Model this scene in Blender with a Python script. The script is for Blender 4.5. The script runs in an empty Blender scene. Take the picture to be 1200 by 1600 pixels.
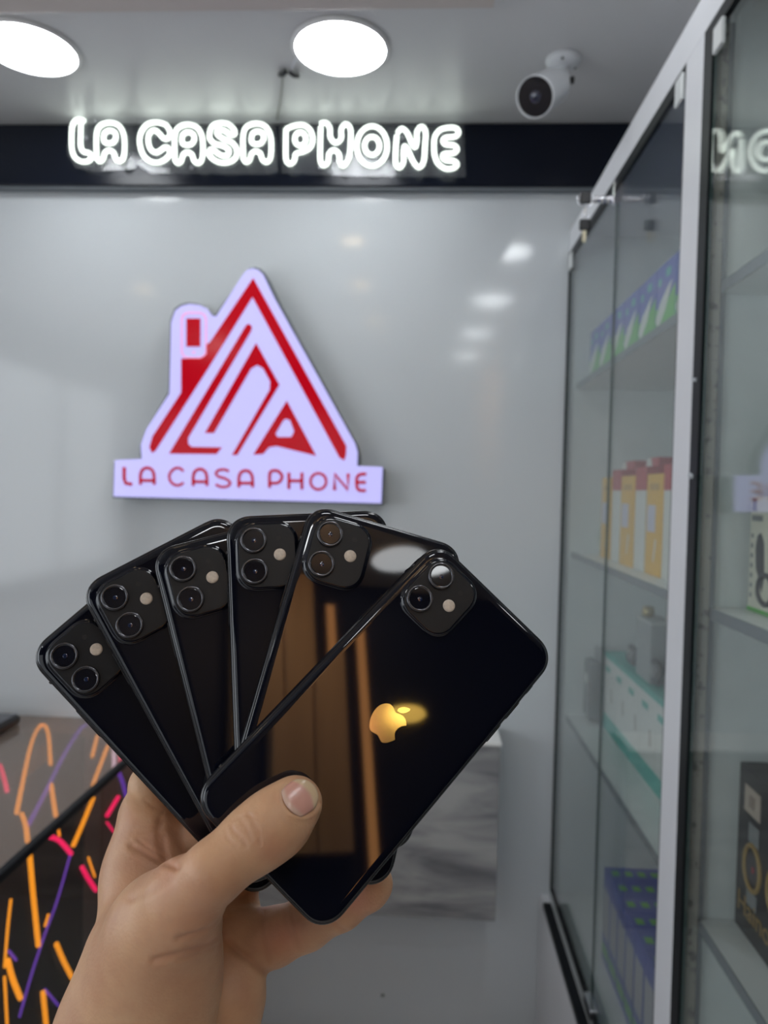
import bpy, bmesh, math, random
import numpy as np
from mathutils import Vector, Matrix
random.seed(3)
S = bpy.context.scene
C = S.collection

# ------------------------------------------------------------------ camera
EYE = Vector((0.0, 0.0, 1.57))
F = 1150.0
# rows: camera right / camera down / camera forward in (x right, down, y depth)
RC = np.array([[0.9984, -0.0234, 0.0520], [0.0249, 0.9993, -0.0274], [-0.0513, 0.0286, 0.9983]])
def c2w_vec(v):
    d = RC.T @ np.asarray(v, float)
    return Vector((d[0], d[2], -d[1]))
def c2w(p_mm):
    return EYE + c2w_vec(np.asarray(p_mm, float) / 1000.0)
cam = bpy.data.cameras.new('camera')
cam_ob = bpy.data.objects.new('camera', cam); C.objects.link(cam_ob)
rx, ry, rz = c2w_vec((1, 0, 0)), c2w_vec((0, -1, 0)), c2w_vec((0, 0, -1))
cam_ob.matrix_world = Matrix(((rx.x, ry.x, rz.x, EYE.x), (rx.y, ry.y, rz.y, EYE.y), (rx.z, ry.z, rz.z, EYE.z), (0, 0, 0, 1)))
cam.sensor_fit = 'VERTICAL'; cam.sensor_height = 36.0; cam.sensor_width = 27.0
cam.lens = F / 1600 * 36.0
cam.clip_start = 0.01
cam.dof.use_dof = True; cam.dof.focus_distance = 0.325; cam.dof.aperture_fstop = 11.5
S.camera = cam_ob

# ------------------------------------------------------------------ world, exposure
w = bpy.data.worlds.new('world'); S.world = w; w.use_nodes = True
w.node_tree.nodes['Background'].inputs[0].default_value = (0.5, 0.55, 0.65, 1)
w.node_tree.nodes['Background'].inputs[1].default_value = 0.3
S.view_settings.view_transform = 'Standard'; S.view_settings.look = 'None'
S.view_settings.gamma = 1.0; S.view_settings.use_curve_mapping = False
S.view_settings.exposure = 0.43
LAMP = 17.0         # radiance of the round ceiling panels
WARM = 9.0

# ------------------------------------------------------------------ helpers
def P(px, py, axis, val):
    """point of the plane x|y|z = val seen at pixel px, py"""
    d = c2w_vec(((px - 600) / F, (py - 800) / F, 1.0))
    s = (val - EYE[axis]) / d[axis]
    return EYE + d * s

def mat(name, col, rough=0.5, metal=0.0, emit=None, strength=0.0, coat=0.0, spec=0.5, noise=None, bump=0.0, bscale=50, sss=0.0, coat_rough=0.03):
    m = bpy.data.materials.new(name); m.use_nodes = True
    nt = m.node_tree; b = nt.nodes['Principled BSDF']
    b.inputs['Base Color'].default_value = (*col, 1)
    b.inputs['Roughness'].default_value = rough
    b.inputs['Metallic'].default_value = metal
    b.inputs['Specular IOR Level'].default_value = spec
    b.inputs['Coat Weight'].default_value = coat
    b.inputs['Coat Roughness'].default_value = coat_rough
    if sss:
        b.inputs['Subsurface Weight'].default_value = sss
        b.inputs['Subsurface Radius'].default_value = (0.6, 0.25, 0.15)
        b.inputs['Subsurface Scale'].default_value = 0.006
    if emit:
        b.inputs['Emission Color'].default_value = (*emit, 1)
        b.inputs['Emission Strength'].default_value = strength
    if noise or bump:
        tc = nt.nodes.new('ShaderNodeTexCoord')
        n = nt.nodes.new('ShaderNodeTexNoise'); n.inputs['Scale'].default_value = bscale
        n.inputs['Detail'].default_value = 5
        nt.links.new(tc.outputs['Object'], n.inputs['Vector'])
        if noise:
            r = nt.nodes.new('ShaderNodeValToRGB')
            r.color_ramp.elements[0].color = (*[c * (1 - noise) for c in col], 1)
            r.color_ramp.elements[1].color = (*[min(1, c * (1 + noise)) for c in col], 1)
            r.color_ramp.elements[0].position = 0.3; r.color_ramp.elements[1].position = 0.7
            nt.links.new(n.outputs['Fac'], r.inputs['Fac']); nt.links.new(r.outputs['Color'], b.inputs['Base Color'])
        if bump:
            bp = nt.nodes.new('ShaderNodeBump'); bp.inputs['Strength'].default_value = bump
            bp.inputs['Distance'].default_value = 0.001
            nt.links.new(n.outputs['Fac'], bp.inputs['Height']); nt.links.new(bp.outputs['Normal'], b.inputs['Normal'])
    return m

def glass_mat(name, tint=(0.93, 0.97, 0.95), base=0.04, rough=0.0, haze=0.0, hcol=(0.8, 0.82, 0.83)):
    """thin clear pane: passes light straight through, mirrors it by Fresnel"""
    m = bpy.data.materials.new(name); m.use_nodes = True
    nt = m.node_tree; nt.nodes.clear(); N = nt.nodes.new; K = nt.links.new
    out = N('ShaderNodeOutputMaterial'); tr = N('ShaderNodeBsdfTransparent'); gl = N('ShaderNodeBsdfGlossy')
    tr.inputs[0].default_value = (*tint, 1); gl.inputs['Roughness'].default_value = rough
    g = N('ShaderNodeNewGeometry'); dp = N('ShaderNodeVectorMath'); dp.operation = 'DOT_PRODUCT'
    K(g.outputs['Incoming'], dp.inputs[0]); K(g.outputs['Normal'], dp.inputs[1])
    a = N('ShaderNodeMath'); a.operation = 'ABSOLUTE'; K(dp.outputs['Value'], a.inputs[0])
    s = N('ShaderNodeMath'); s.operation = 'SUBTRACT'; s.inputs[0].default_value = 1.0; K(a.outputs[0], s.inputs[1])
    p = N('ShaderNodeMath'); p.operation = 'POWER'; p.inputs[1].default_value = 5.0; K(s.outputs[0], p.inputs[0])
    q = N('ShaderNodeMath'); q.operation = 'MULTIPLY_ADD'; q.inputs[1].default_value = 1 - base; q.inputs[2].default_value = base
    K(p.outputs[0], q.inputs[0])
    mx = N('ShaderNodeMixShader'); K(q.outputs[0], mx.inputs[0]); K(tr.outputs[0], mx.inputs[1]); K(gl.outputs[0], mx.inputs[2])
    last = mx
    if haze:
        df = N('ShaderNodeBsdfDiffuse'); df.inputs[0].default_value = (*hcol, 1)
        m2 = N('ShaderNodeMixShader'); m2.inputs[0].default_value = haze
        K(mx.outputs[0], m2.inputs[1]); K(df.outputs[0], m2.inputs[2]); last = m2
    K(last.outputs[0], out.inputs[0])
    return m

def obj(name, bm, m, parent=None, smooth=False, **props):
    if isinstance(bm, bmesh.types.BMesh):
        bmesh.ops.recalc_face_normals(bm, faces=bm.faces[:])
        me = bpy.data.meshes.new(name); bm.to_mesh(me); bm.free()
    else:
        me = bm
    if m is not None and len(me.materials) == 0:
        me.materials.append(m)
    if smooth:
        for f in me.polygons: f.use_smooth = True
    o = bpy.data.objects.new(name, me); C.objects.link(o)
    if parent is not None:
        o.parent = parent
        o.matrix_parent_inverse = parent_inv(parent)
    for k, v in props.items(): o[k] = v
    return o
def mw(o):
    m = o.matrix_basis.copy()
    if o.parent is not None: m = mw(o.parent) @ o.matrix_parent_inverse @ m
    return m
def parent_inv(p):
    return mw(p).inverted()
def thing(name, label, cat, loc=(0, 0, 0), group=None, mtx=None):
    o = bpy.data.objects.new(name, None); C.objects.link(o)
    o.empty_display_size = 0.02
    if mtx is not None: o.matrix_basis = mtx
    else: o.location = loc
    o['label'] = label; o['category'] = cat
    if group: o['group'] = group
    return o
def tag(o, label, cat, group=None):
    o['label'] = label; o['category'] = cat
    if group: o['group'] = group
    return o
def struct(name, bm, m, parent=None, **k):
    return obj(name, bm, m, parent, kind='structure', **k)

def box(bm, x0, x1, y0, y1, z0, z1, bev=0.0, mtx=None):
    r = bmesh.ops.create_cube(bm, size=1.0)
    vs = r['verts']
    for v in vs:
        v.co = Vector(((x0 + x1) / 2 + v.co.x * (x1 - x0), (y0 + y1) / 2 + v.co.y * (y1 - y0), (z0 + z1) / 2 + v.co.z * (z1 - z0)))
    if bev:
        es = list({e for v in vs for e in v.link_edges})
        r2 = bmesh.ops.bevel(bm, geom=es, offset=bev, segments=2, affect='EDGES', profile=0.5)
        vs = list({v for f in r2['faces'] for v in f.verts} | {v for v in vs if v.is_valid})
    if mtx is not None:
        bmesh.ops.transform(bm, matrix=mtx, verts=[v for v in vs if v.is_valid])
    return bm
def BX(*a, **k):
    return box(bmesh.new(), *a, **k)

def cyl(bm, p0, p1, r0, r1=None, n=24, cap=True):
    p0, p1 = Vector(p0), Vector(p1); r1 = r0 if r1 is None else r1
    d = (p1 - p0).normalized(); a = d.orthogonal().normalized(); b = d.cross(a)
    A = [bm.verts.new(p0 + (a * math.cos(t) + b * math.sin(t)) * r0) for t in [2 * math.pi * i / n for i in range(n)]]
    B = [bm.verts.new(p1 + (a * math.cos(t) + b * math.sin(t)) * r1) for t in [2 * math.pi * i / n for i in range(n)]]
    for i in range(n): bm.faces.new((A[i], A[(i + 1) % n], B[(i + 1) % n], B[i]))
    if cap: bm.faces.new(A[::-1]); bm.faces.new(B)
    return bm
def CY(*a, **k): return cyl(bmesh.new(), *a, **k)

def lathe(prof, origin, axis, n=32):
    """prof: (radius, height along axis)"""
    bm = bmesh.new(); o = Vector(origin); d = Vector(axis).normalized(); a = d.orthogonal().normalized(); b = d.cross(a)
    rings = []
    for r, h in prof:
        if r < 1e-6: rings.append([bm.verts.new(o + d * h)])
        else: rings.append([bm.verts.new(o + d * h + (a * math.cos(t) + b * math.sin(t)) * r) for t in [2 * math.pi * i / n for i in range(n)]])
    for R0, R1 in zip(rings[:-1], rings[1:]):
        for i in range(n):
            j = (i + 1) % n
            q = []
            for v in (R0[i % len(R0)], R0[j % len(R0)], R1[j % len(R1)], R1[i % len(R1)]):
                if v not in q: q.append(v)
            if len(q) >= 3: bm.faces.new(q)
    return bm

def catmull(pts, closed, n=6):
    out = []; L = len(pts)
    rng = range(L) if closed else range(L - 1)
    for i in rng:
        g = (lambda k: pts[k % L]) if closed else (lambda k: pts[min(max(k, 0), L - 1)])
        p0, p1, p2, p3 = g(i - 1), g(i), g(i + 1), g(i + 2)
        for k in range(n):
            t = k / n
            out.append(tuple(0.5 * ((2 * b) + (c - a) * t + (2 * a - 5 * b + 4 * c - d) * t * t + (3 * b - a - 3 * c + d) * t ** 3) for a, b, c, d in zip(p0, p1, p2, p3)))
    if not closed: out.append(tuple(pts[-1]))
    return out
def tube(bm, pts, r, closed=False, n=8, flat=None):
    pts = [Vector(p) for p in pts]; L = len(pts); rings = []; prev = None
    for i, p in enumerate(pts):
        a = pts[(i - 1) % L] if (closed or i) else pts[0]; b = pts[(i + 1) % L] if (closed or i < L - 1) else pts[-1]
        d = (b - a).normalized()
        u = (flat if flat is not None else (prev if prev is not None else d.orthogonal()))
        u = (u - d * u.dot(d)).normalized(); v = d.cross(u); prev = u
        rings.append([bm.verts.new(p + (u * math.cos(t) + v * math.sin(t)) * r) for t in [2 * math.pi * k / n for k in range(n)]])
    for i in range(L if closed else L - 1):
        A, B = rings[i], rings[(i + 1) % L]
        for k in range(n): bm.faces.new((A[k], A[(k + 1) % n], B[(k + 1) % n], B[k]))
    if not closed: bm.faces.new(rings[0][::-1]); bm.faces.new(rings[-1])
    return bm

def prism(polys, to3, depth_vec):
    """flat outline(s) (first outer, others holes) of 2D points -> solid; to3 maps 2D to 3D"""
    bm = bmesh.new(); es = []
    for pl in polys:
        vs = [bm.verts.new(to3(*p)) for p in pl]
        es += [bm.edges.new((vs[i], vs[(i + 1) % len(vs)])) for i in range(len(vs))]
    bmesh.ops.triangle_fill(bm, use_beauty=True, use_dissolve=False, edges=es)
    r = bmesh.ops.extrude_face_region(bm, geom=bm.faces[:])
    bmesh.ops.translate(bm, vec=depth_vec, verts=[v for v in r['geom'] if isinstance(v, bmesh.types.BMVert)])
    return bm

def text_mesh(name, s, size, mtx, m, depth=0.0006, parent=None):
    cu = bpy.data.curves.new(name, 'FONT'); cu.body = s; cu.size = size; cu.extrude = depth
    o = bpy.data.objects.new(name, cu); C.objects.link(o)
    dg = bpy.context.evaluated_depsgraph_get(); dg.update()
    me = bpy.data.meshes.new_from_object(o.evaluated_get(dg)); bpy.data.objects.remove(o)
    me.transform(mtx)
    return obj(name, me, m, parent)

# ------------------------------------------------------------------ materials
M_ceil = mat('painted_ceiling', (0.56, 0.565, 0.57), 0.32, spec=0.45, noise=0.03, bscale=2)
M_soffit = mat('soffit_paint', (0.52, 0.47, 0.44), 0.5, noise=0.03, bscale=3)
M_wall = mat('lacquered_wall_panel', (0.58, 0.61, 0.63), 0.10, spec=0.40, noise=0.015, bscale=1.5)
M_side = mat('side_wall_paint', (0.6, 0.6, 0.6), 0.6)
M_dark = mat('dark_wall', (0.010, 0.012, 0.02), 0.6, noise=0.3, bscale=3)
M_floor = mat('floor_tile', (0.6, 0.59, 0.57), 0.25)
M_fascia = mat('black_gloss_board', (0.004, 0.006, 0.013), 0.22, spec=0.2)
M_white = mat('white_lacquer', (0.68, 0.69, 0.72), 0.3, noise=0.02, bscale=8)
M_shelf = mat('grey_shelf_board', (0.70, 0.74, 0.74), 0.45, noise=0.03, bscale=20)
M_shelf_edge = mat('grey_edge_band', (0.17, 0.19, 0.21), 0.5)
M_gasket = mat('black_rubber_seal', (0.003, 0.004, 0.006), 0.4, spec=.2)
M_glass = glass_mat('clear_door_glass', (0.965, 0.985, 0.975), 0.045)
M_gedge = mat('green_glass_edge', (0.03, 0.06, 0.055), 0.15)
M_chrome = mat('chrome', (0.75, 0.75, 0.78), 0.12, metal=1.0)
M_black = mat('black_plastic', (0.012, 0.012, 0.014), 0.35)
M_lamp = mat('lit_diffuser', (0.9, 0.9, 0.9), 0.5, emit=(0.93, 0.97, 1.0), strength=LAMP)
M_lampd = mat('dim_diffuser', (0.9, 0.9, 0.9), 0.5, emit=(0.93, 0.97, 1.0), strength=5.5)
M_lampw = mat('warm_diffuser', (0.9, 0.8, 0.6), 0.5, emit=(1.0, 0.75, 0.45), strength=WARM)
M_rim = mat('white_rim', (0.75, 0.75, 0.75), 0.4)
M_neon = mat('neon_flex_lit', (0.9, 0.92, 0.9), 0.4, emit=(0.86, 0.96, 0.87), strength=1.7)
M_acr = glass_mat('clear_acrylic', (0.97, 0.97, 0.98), 0.02, rough=0.12, haze=0.03)

# speckled worn partition edge
def speckle(name, base, dark, scale):
    m = mat(name, base, 0.7); nt = m.node_tree; b = nt.nodes['Principled BSDF']
    tc = nt.nodes.new('ShaderNodeTexCoord'); v = nt.nodes.new('ShaderNodeTexNoise'); v.inputs['Scale'].default_value = scale; v.inputs['Detail'].default_value = 3
    r = nt.nodes.new('ShaderNodeValToRGB'); r.color_ramp.elements[0].position = 0.34; r.color_ramp.elements[0].color = (*dark, 1)
    r.color_ramp.elements[1].position = 0.44; r.color_ramp.elements[1].color = (*base, 1)
    nt.links.new(tc.outputs['Object'], v.inputs['Vector']); nt.links.new(v.outputs['Fac'], r.inputs['Fac']); nt.links.new(r.outputs['Color'], b.inputs['Base Color'])
    return m
M_speck = speckle('worn_raw_board_edge', (0.42, 0.40, 0.35), (0.16, 0.15, 0.14), 60)

def marble_mat():
    m = mat('grey_marble_print', (0.3, 0.3, 0.3), 0.3); nt = m.node_tree; b = nt.nodes['Principled BSDF']; N = nt.nodes.new
    tc = N('ShaderNodeTexCoord'); mp = N('ShaderNodeMapping'); mp.inputs['Scale'].default_value = (2.2, 1, 10.0)
    mp.inputs['Rotation'].default_value = (0, 0.12, 0)
    n = N('ShaderNodeTexNoise'); n.inputs['Scale'].default_value = 1.6; n.inputs['Detail'].default_value = 8; n.inputs['Distortion'].default_value = 0.6
    r = N('ShaderNodeValToRGB'); e = r.color_ramp.elements
    e[0].position = 0.30; e[0].color = (0.14, 0.14, 0.155, 1); e[1].position = 0.62; e[1].color = (0.40, 0.40, 0.39, 1)
    x = e.new(0.45); x.color = (0.27, 0.27, 0.275, 1)
    K = nt.links.new; K(tc.outputs['Object'], mp.inputs[0]); K(mp.outputs[0], n.inputs['Vector']); K(n.outputs['Fac'], r.inputs[0]); K(r.outputs[0], b.inputs['Base Color'])
    return m
M_marble = marble_mat()
def wood_mat():
    m = mat('warm_wood', (0.3, 0.17, 0.07), 0.4, emit=None); nt = m.node_tree; b = nt.nodes['Principled BSDF']; N = nt.nodes.new
    tc = N('ShaderNodeTexCoord'); mp = N('ShaderNodeMapping'); mp.inputs['Scale'].default_value = (12, 12, 1.2)
    n = N('ShaderNodeTexNoise'); n.inputs['Scale'].default_value = 2; n.inputs['Detail'].default_value = 6
    r = N('ShaderNodeValToRGB'); r.color_ramp.elements[0].color = (0.5, 0.30, 0.14, 1); r.color_ramp.elements[1].color = (0.85, 0.55, 0.30, 1)
    K = nt.links.new; K(tc.outputs['Object'], mp.inputs[0]); K(mp.outputs[0], n.inputs['Vector']); K(n.outputs['Fac'], r.inputs[0]); K(r.outputs[0], b.inputs['Base Color'])
    return m
M_wood = wood_mat()

# ------------------------------------------------------------------ room shell
D = 2.10                      # back wall
CEIL = EYE.z + 1.02
FL = 0.0
XL, XR, YB = -2.45, 2.3, -1.75
struct('wall_back', BX(XL, XR, D, D + .1, FL, CEIL), M_wall)
struct('wall_left', BX(XL - .1, XL, YB, D, FL, CEIL), M_side)
struct('wall_right', BX(0.80, XR, 0.20, D, FL, CEIL), M_side)
struct('wall_right_rear', BX(XR, XR + .1, YB, 0.20, FL, CEIL), M_dark)
struct('wall_rear', BX(XL, XR, YB - .1, YB, FL, CEIL), M_dark)
struct('floor', BX(XL, XR, YB, D, FL - .1, FL), M_floor)
struct('ceiling', BX(XL, XR, YB, D, CEIL, CEIL + .1), M_ceil)
# dropped ceiling panel over the viewer
sy = P(400, 17, 2, CEIL - .03).y
sx = P(771, 14, 2, CEIL - .03).x
struct('ceiling_soffit', BX(XL, sx, -0.4, sy, CEIL - .03, CEIL, bev=.002), M_soffit)
# black board above the back wall
fz0 = EYE.z + 0.41 * 2.06
struct('trim_1', BX(XL, 0.80, 2.06, D, fz0, CEIL - .006, bev=.002), M_fascia)
struct('trim_2', BX(XL, 0.80, 2.068, D, fz0 - .005, fz0), M_shelf_edge)

# ------------------------------------------------------------------ ceiling lights
def round_light(x, y, r, label, group, mt, z=None, drop=.008):
    z = CEIL if z is None else z
    t = thing('ceiling_light', label, 'ceiling light', (x, y, z), group)
    obj('rim', lathe([(r - .004, 0), (r + .004, 0), (r + .006, -drop * .6), (r + .002, -drop), (r - .004, -drop)], (x, y, z), (0, 0, 1), 48), M_rim, t, smooth=True)
    obj('diffuser', lathe([(0, -drop - .003), (r * .5, -drop - .0025), (r * .9, -drop - .001), (r - .003, -drop + .002), (r - .003, -.0005), (0, -.0005)], (x, y, z), (0, 0, 1), 48), mt, t, smooth=True)
    return t
c = P(532, 80, 2, CEIL - .01); round_light(c.x, c.y, .108, 'round lit ceiling panel right above the word CASA, beside the dark clips', 'round ceiling panels', M_lamp)
c2 = P(46, 81, 2, CEIL - .01); round_light(c2.x, c2.y, .108, 'round lit ceiling panel cut by the left edge of the photo', 'round ceiling panels', M_lamp)
ROFF = 'round ceiling panels behind the viewer'
for i, (x, y) in enumerate([(.33, 1.06), (.34, .28), (.32, -.52), (.30, -1.32), (-1.5, .95), (-2.0, 1.3), (-1.5, -.1), (-1.5, -1.2), (.98, -1.5), (1.45, -.7)]):
    round_light(x, y, .105, 'round lit ceiling panel out of frame, ' + ['right of the dropped panel, nearest the logo wall', 'straight above the viewer', 'just behind the viewer', 'over the wooden cupboard', 'left of the dropped panel', 'in the far left corner', 'above the left counter', 'in the rear left corner', 'in the rear right corner', 'right behind the display cabinet'][i], ROFF, M_lampd if i == 8 else M_lamp, z=CEIL)
for i, (x, y) in enumerate([(-.30, 1.28), (-.32, .66), (-1.42, .55), (-.3, -.1)]):
    round_light(x, y, .05, 'small warm spotlight in the dropped ceiling, ' + ['nearest the logo wall', 'second from the logo wall', 'at the far left', 'above the viewer'][i], 'small warm spotlights', M_lampw, z=CEIL - .03)

# window-like glowing panels added as fill light, left of and behind the viewer
M_fill = mat('fill_light_pane', (.8, .85, .9), .4, emit=(.88, .94, 1.0), strength=2.3)
M_fill2 = mat('dim_fill_light_pane', (.8, .85, .9), .4, emit=(.88, .94, 1.0), strength=.28)
def fill_panel(name, ax, val, a0, a1, z0, z1, n, mw_):
    s_ = 1 if ax == 0 else 1
    t = bpy.data.objects.new(name, None); C.objects.link(t); t['kind'] = 'structure'
    wd = (a1 - a0) / n
    def B(u0, u1, w0, w1, d0, d1, **k):
        return BX(val + d0, val + d1, u0, u1, w0, w1, **k) if ax == 0 else BX(u0, u1, val + d0, val + d1, w0, w1, **k)
    for i in range(n):
        obj('fill_pane', B(a0 + i * wd + .02, a0 + (i + 1) * wd - .02, z0 + .03, z1 - .03, .004, .012), mw_, t)
    for i in range(n + 1):
        c_ = a0 + i * wd; obj('fill_frame', B(c_ - .02, c_ + .02, z0, z1, .001, .03), M_black, t)
    for z_ in (z0, z1): obj('fill_frame', B(a0, a1, z_ - .03, z_ + .03, .001, .031), M_black, t)
fill_panel('fill_panel_1', 0, XL, -1.5, 1.1, .95, 2.3, 3, M_fill)
fill_panel('fill_panel_2', 1, YB, -2.2, -.45, .3, 2.2, 2, M_fill2)

# ------------------------------------------------------------------ rear of the shop (seen mirrored in the glass)
t = thing('wardrobe', 'warm wooden wall cupboard behind the viewer, mirrored in the front phone', 'cupboard', (.57, YB + .02, 1.64))
obj('door', BX(.45, .585, YB + .02, YB + .10, 1.66, CEIL - .03, bev=.004), M_wood, t)
obj('door', BX(.59, .70, YB + .02, YB + .10, 1.66, CEIL - .03, bev=.004), M_wood, t)
obj('carcass', BX(.44, .71, YB + .001, YB + .03, 1.64, CEIL - .005), M_black, t)
M_strip = mat('amber_light_strip', (0.8, .4, .15), 0.5, emit=(1.0, 0.45, 0.15), strength=2.2)
t = thing('strip_light', 'upright amber light strip behind the viewer beside the wooden cupboard', 'light strip', (.79, YB, 1.0))
obj('channel', BX(.765, .815, YB + .002, YB + .02, 1.44, 2.5), M_black, t)
obj('diffuser', BX(.775, .805, YB + .02, YB + .035, 1.46, 2.48, bev=.004), M_strip, t)
M_amber = mat('amber_globe', (0.9, .6, .2), 0.5, emit=(1.0, 0.62, 0.12), strength=8)
t = thing('wall_lamp', 'amber oval wall lamp behind the viewer, mirrored over the front phone emblem', 'lamp', (.94, YB, 2.10))
_oval = lathe([(0, .06), (.03, .055), (.055, .04), (.068, .02), (.068, .0)], (0, 0, 0), (0, 1, 0))
bmesh.ops.scale(_oval, vec=(1, 1, .42), verts=_oval.verts[:]); bmesh.ops.translate(_oval, vec=(.94, YB + .03, 2.10), verts=_oval.verts[:])
obj('shade', _oval, M_amber, t, smooth=True)
obj('back_plate', BX(.90, .98, YB + .001, YB + .03, 2.08, 2.12), M_chrome, t)
# warm downlight that lights the cupboard
lt = bpy.data.lights.new('cupboard_downlight', 'AREA'); lt.energy = 9; lt.size = .25; lt.color = (1, .66, .35)
lo = bpy.data.objects.new('cupboard_downlight', lt); C.objects.link(lo); lo.location = (.6, YB + .7, CEIL - .06)
lo.rotation_euler = (math.radians(-38), 0, 0)

# ------------------------------------------------------------------ neon sign
def neon():
    y = 2.0265
    t = thing('neon_sign', 'white neon outline letters reading LA CASA PHONE on the black board', 'neon sign', P(415, 230, 1, y))
    def c1(p): return (p[0] / 4.8 + 95, p[1] / 4.8 + 170)
    def cc2(p): return (p[0] / 4.8 + 315, p[1] / 4.8 + 170)
    def c3(p): return (p[0] / 4.8 + 490, p[1] / 4.8 + 170)
    A = [(268, 330), (267, 200), (290, 132), (360, 104), (430, 122), (468, 180), (479, 262), (472, 362), (443, 395), (412, 375), (396, 330), (362, 312), (330, 332), (318, 375), (292, 395), (270, 370)]
    Ai = [(328, 250), (325, 190), (362, 163), (405, 178), (413, 220), (385, 256)]
    sh = lambda L, dx, dy: [(a + dx, b + dy) for a, b in L]
    ell = lambda cx, cy, rx, ry: [(cx + rx * math.cos(k * math.pi / 6), cy + ry * math.sin(k * math.pi / 6)) for k in range(12)]
    letters = [
        ('L', c1, [([(178, 92), (150, 82), (112, 88), (86, 130), (80, 215), (84, 310), (108, 368), (155, 396), (205, 393), (232, 362), (212, 332), (172, 322), (150, 285), (149, 200), (152, 105)], False)]),
        ('A', c1, [(A, True), (Ai, True)]),
        ('C', c1, [([(590, 240), (610, 160), (660, 112), (730, 102), (792, 125), (820, 180), (803, 222), (772, 222), (740, 188), (702, 160), (665, 185), (655, 240), (672, 300), (712, 328), (748, 312), (785, 288), (814, 305), (812, 348), (778, 384), (720, 405), (660, 388), (612, 335)], True)]),
        ('A', c1, [(sh(A, 587, 14), True), (sh(Ai, 587, 12), True)]),
        ('S', cc2, [([(58, 190), (78, 132), (132, 108), (198, 114), (242, 155), (248, 188), (216, 194), (168, 162), (124, 160), (118, 190), (162, 225), (230, 255), (264, 310), (252, 370), (198, 403), (132, 402), (76, 370), (53, 330), (75, 303), (105, 322), (150, 350), (192, 348), (205, 312), (170, 282), (102, 262), (66, 232)], True)]),
        ('A', cc2, [(sh(A, 44, 6), True), (sh(Ai, 52, 6), True)]),
        ('P', cc2, [([(632, 152), (698, 126), (765, 122), (815, 160), (834, 228), (815, 290), (762, 322), (706, 338), (697, 385), (667, 414), (638, 395), (630, 330), (632, 152)], False), (ell(740, 226, 42, 50), True)]),
        ('H', c3, [([(48, 112), (92, 104), (122, 145), (125, 212), (163, 255), (205, 225), (208, 150), (242, 114), (276, 150), (277, 250), (264, 370), (225, 430), (196, 400), (190, 340), (154, 310), (117, 335), (108, 400), (76, 426), (50, 390), (49, 280), (53, 135)], False)]),
        ('O', c3, [(ell(438, 280, 114, 150), True), (ell(438, 278, 56, 68), True)]),
        ('N', c3, [([(628, 180), (662, 148), (702, 180), (738, 260), (762, 288), (774, 240), (776, 170), (810, 132), (840, 172), (836, 270), (826, 395), (790, 440), (750, 400), (712, 320), (684, 278), (674, 330), (674, 400), (645, 442), (616, 410), (616, 300), (624, 200)], False)]),
        ('E', c3, [([(903, 290), (908, 215), (945, 160), (1010, 141), (1068, 146), (1088, 178), (1062, 208), (990, 216), (970, 240), (990, 266), (1055, 275), (1077, 305), (1050, 332), (985, 337), (968, 357), (990, 385), (1052, 391), (1077, 418), (1050, 445), (990, 450), (935, 412), (908, 350)], True)]),
    ]
    for nm, cv, paths in letters:
        bm = bmesh.new()
        for pts, cl in paths:
            q = [P(*cv(p), 1, y) for p in catmull(pts, cl, 5)]
            tube(bm, q, .0057, cl, 8, flat=Vector((0, 1, 0)))
        obj('tube_letter', bm, M_neon, t, smooth=True, label='lit letter ' + nm)
    for pts in ([(108, 182), (208, 182), (212, 263), (150, 268), (118, 262), (105, 240)], [(212, 184), (430, 188), (434, 268), (420, 272), (235, 270), (212, 256)], [(436, 188), (724, 192), (728, 276), (560, 275), (440, 270)]):
        q = [P(a, b, 1, 2.034) for a, b in pts]
        obj('backing_panel', prism([[(p.x, p.z) for p in q]], lambda a, b: Vector((a, 2.034, b)), Vector((0, .004, 0))), M_acr, t)
    bm = bmesh.new()
    for px, py in ((135, 216), (150, 190), (690, 210), (628, 215), (500, 262), (300, 262)):
        a = P(px, py, 1, 2.03); cyl(bm, (a.x, 2.028, a.z), (a.x, 2.0595, a.z), .005, n=12)
    obj('standoff', bm, M_chrome, t, kind='stuff')
neon()

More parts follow.
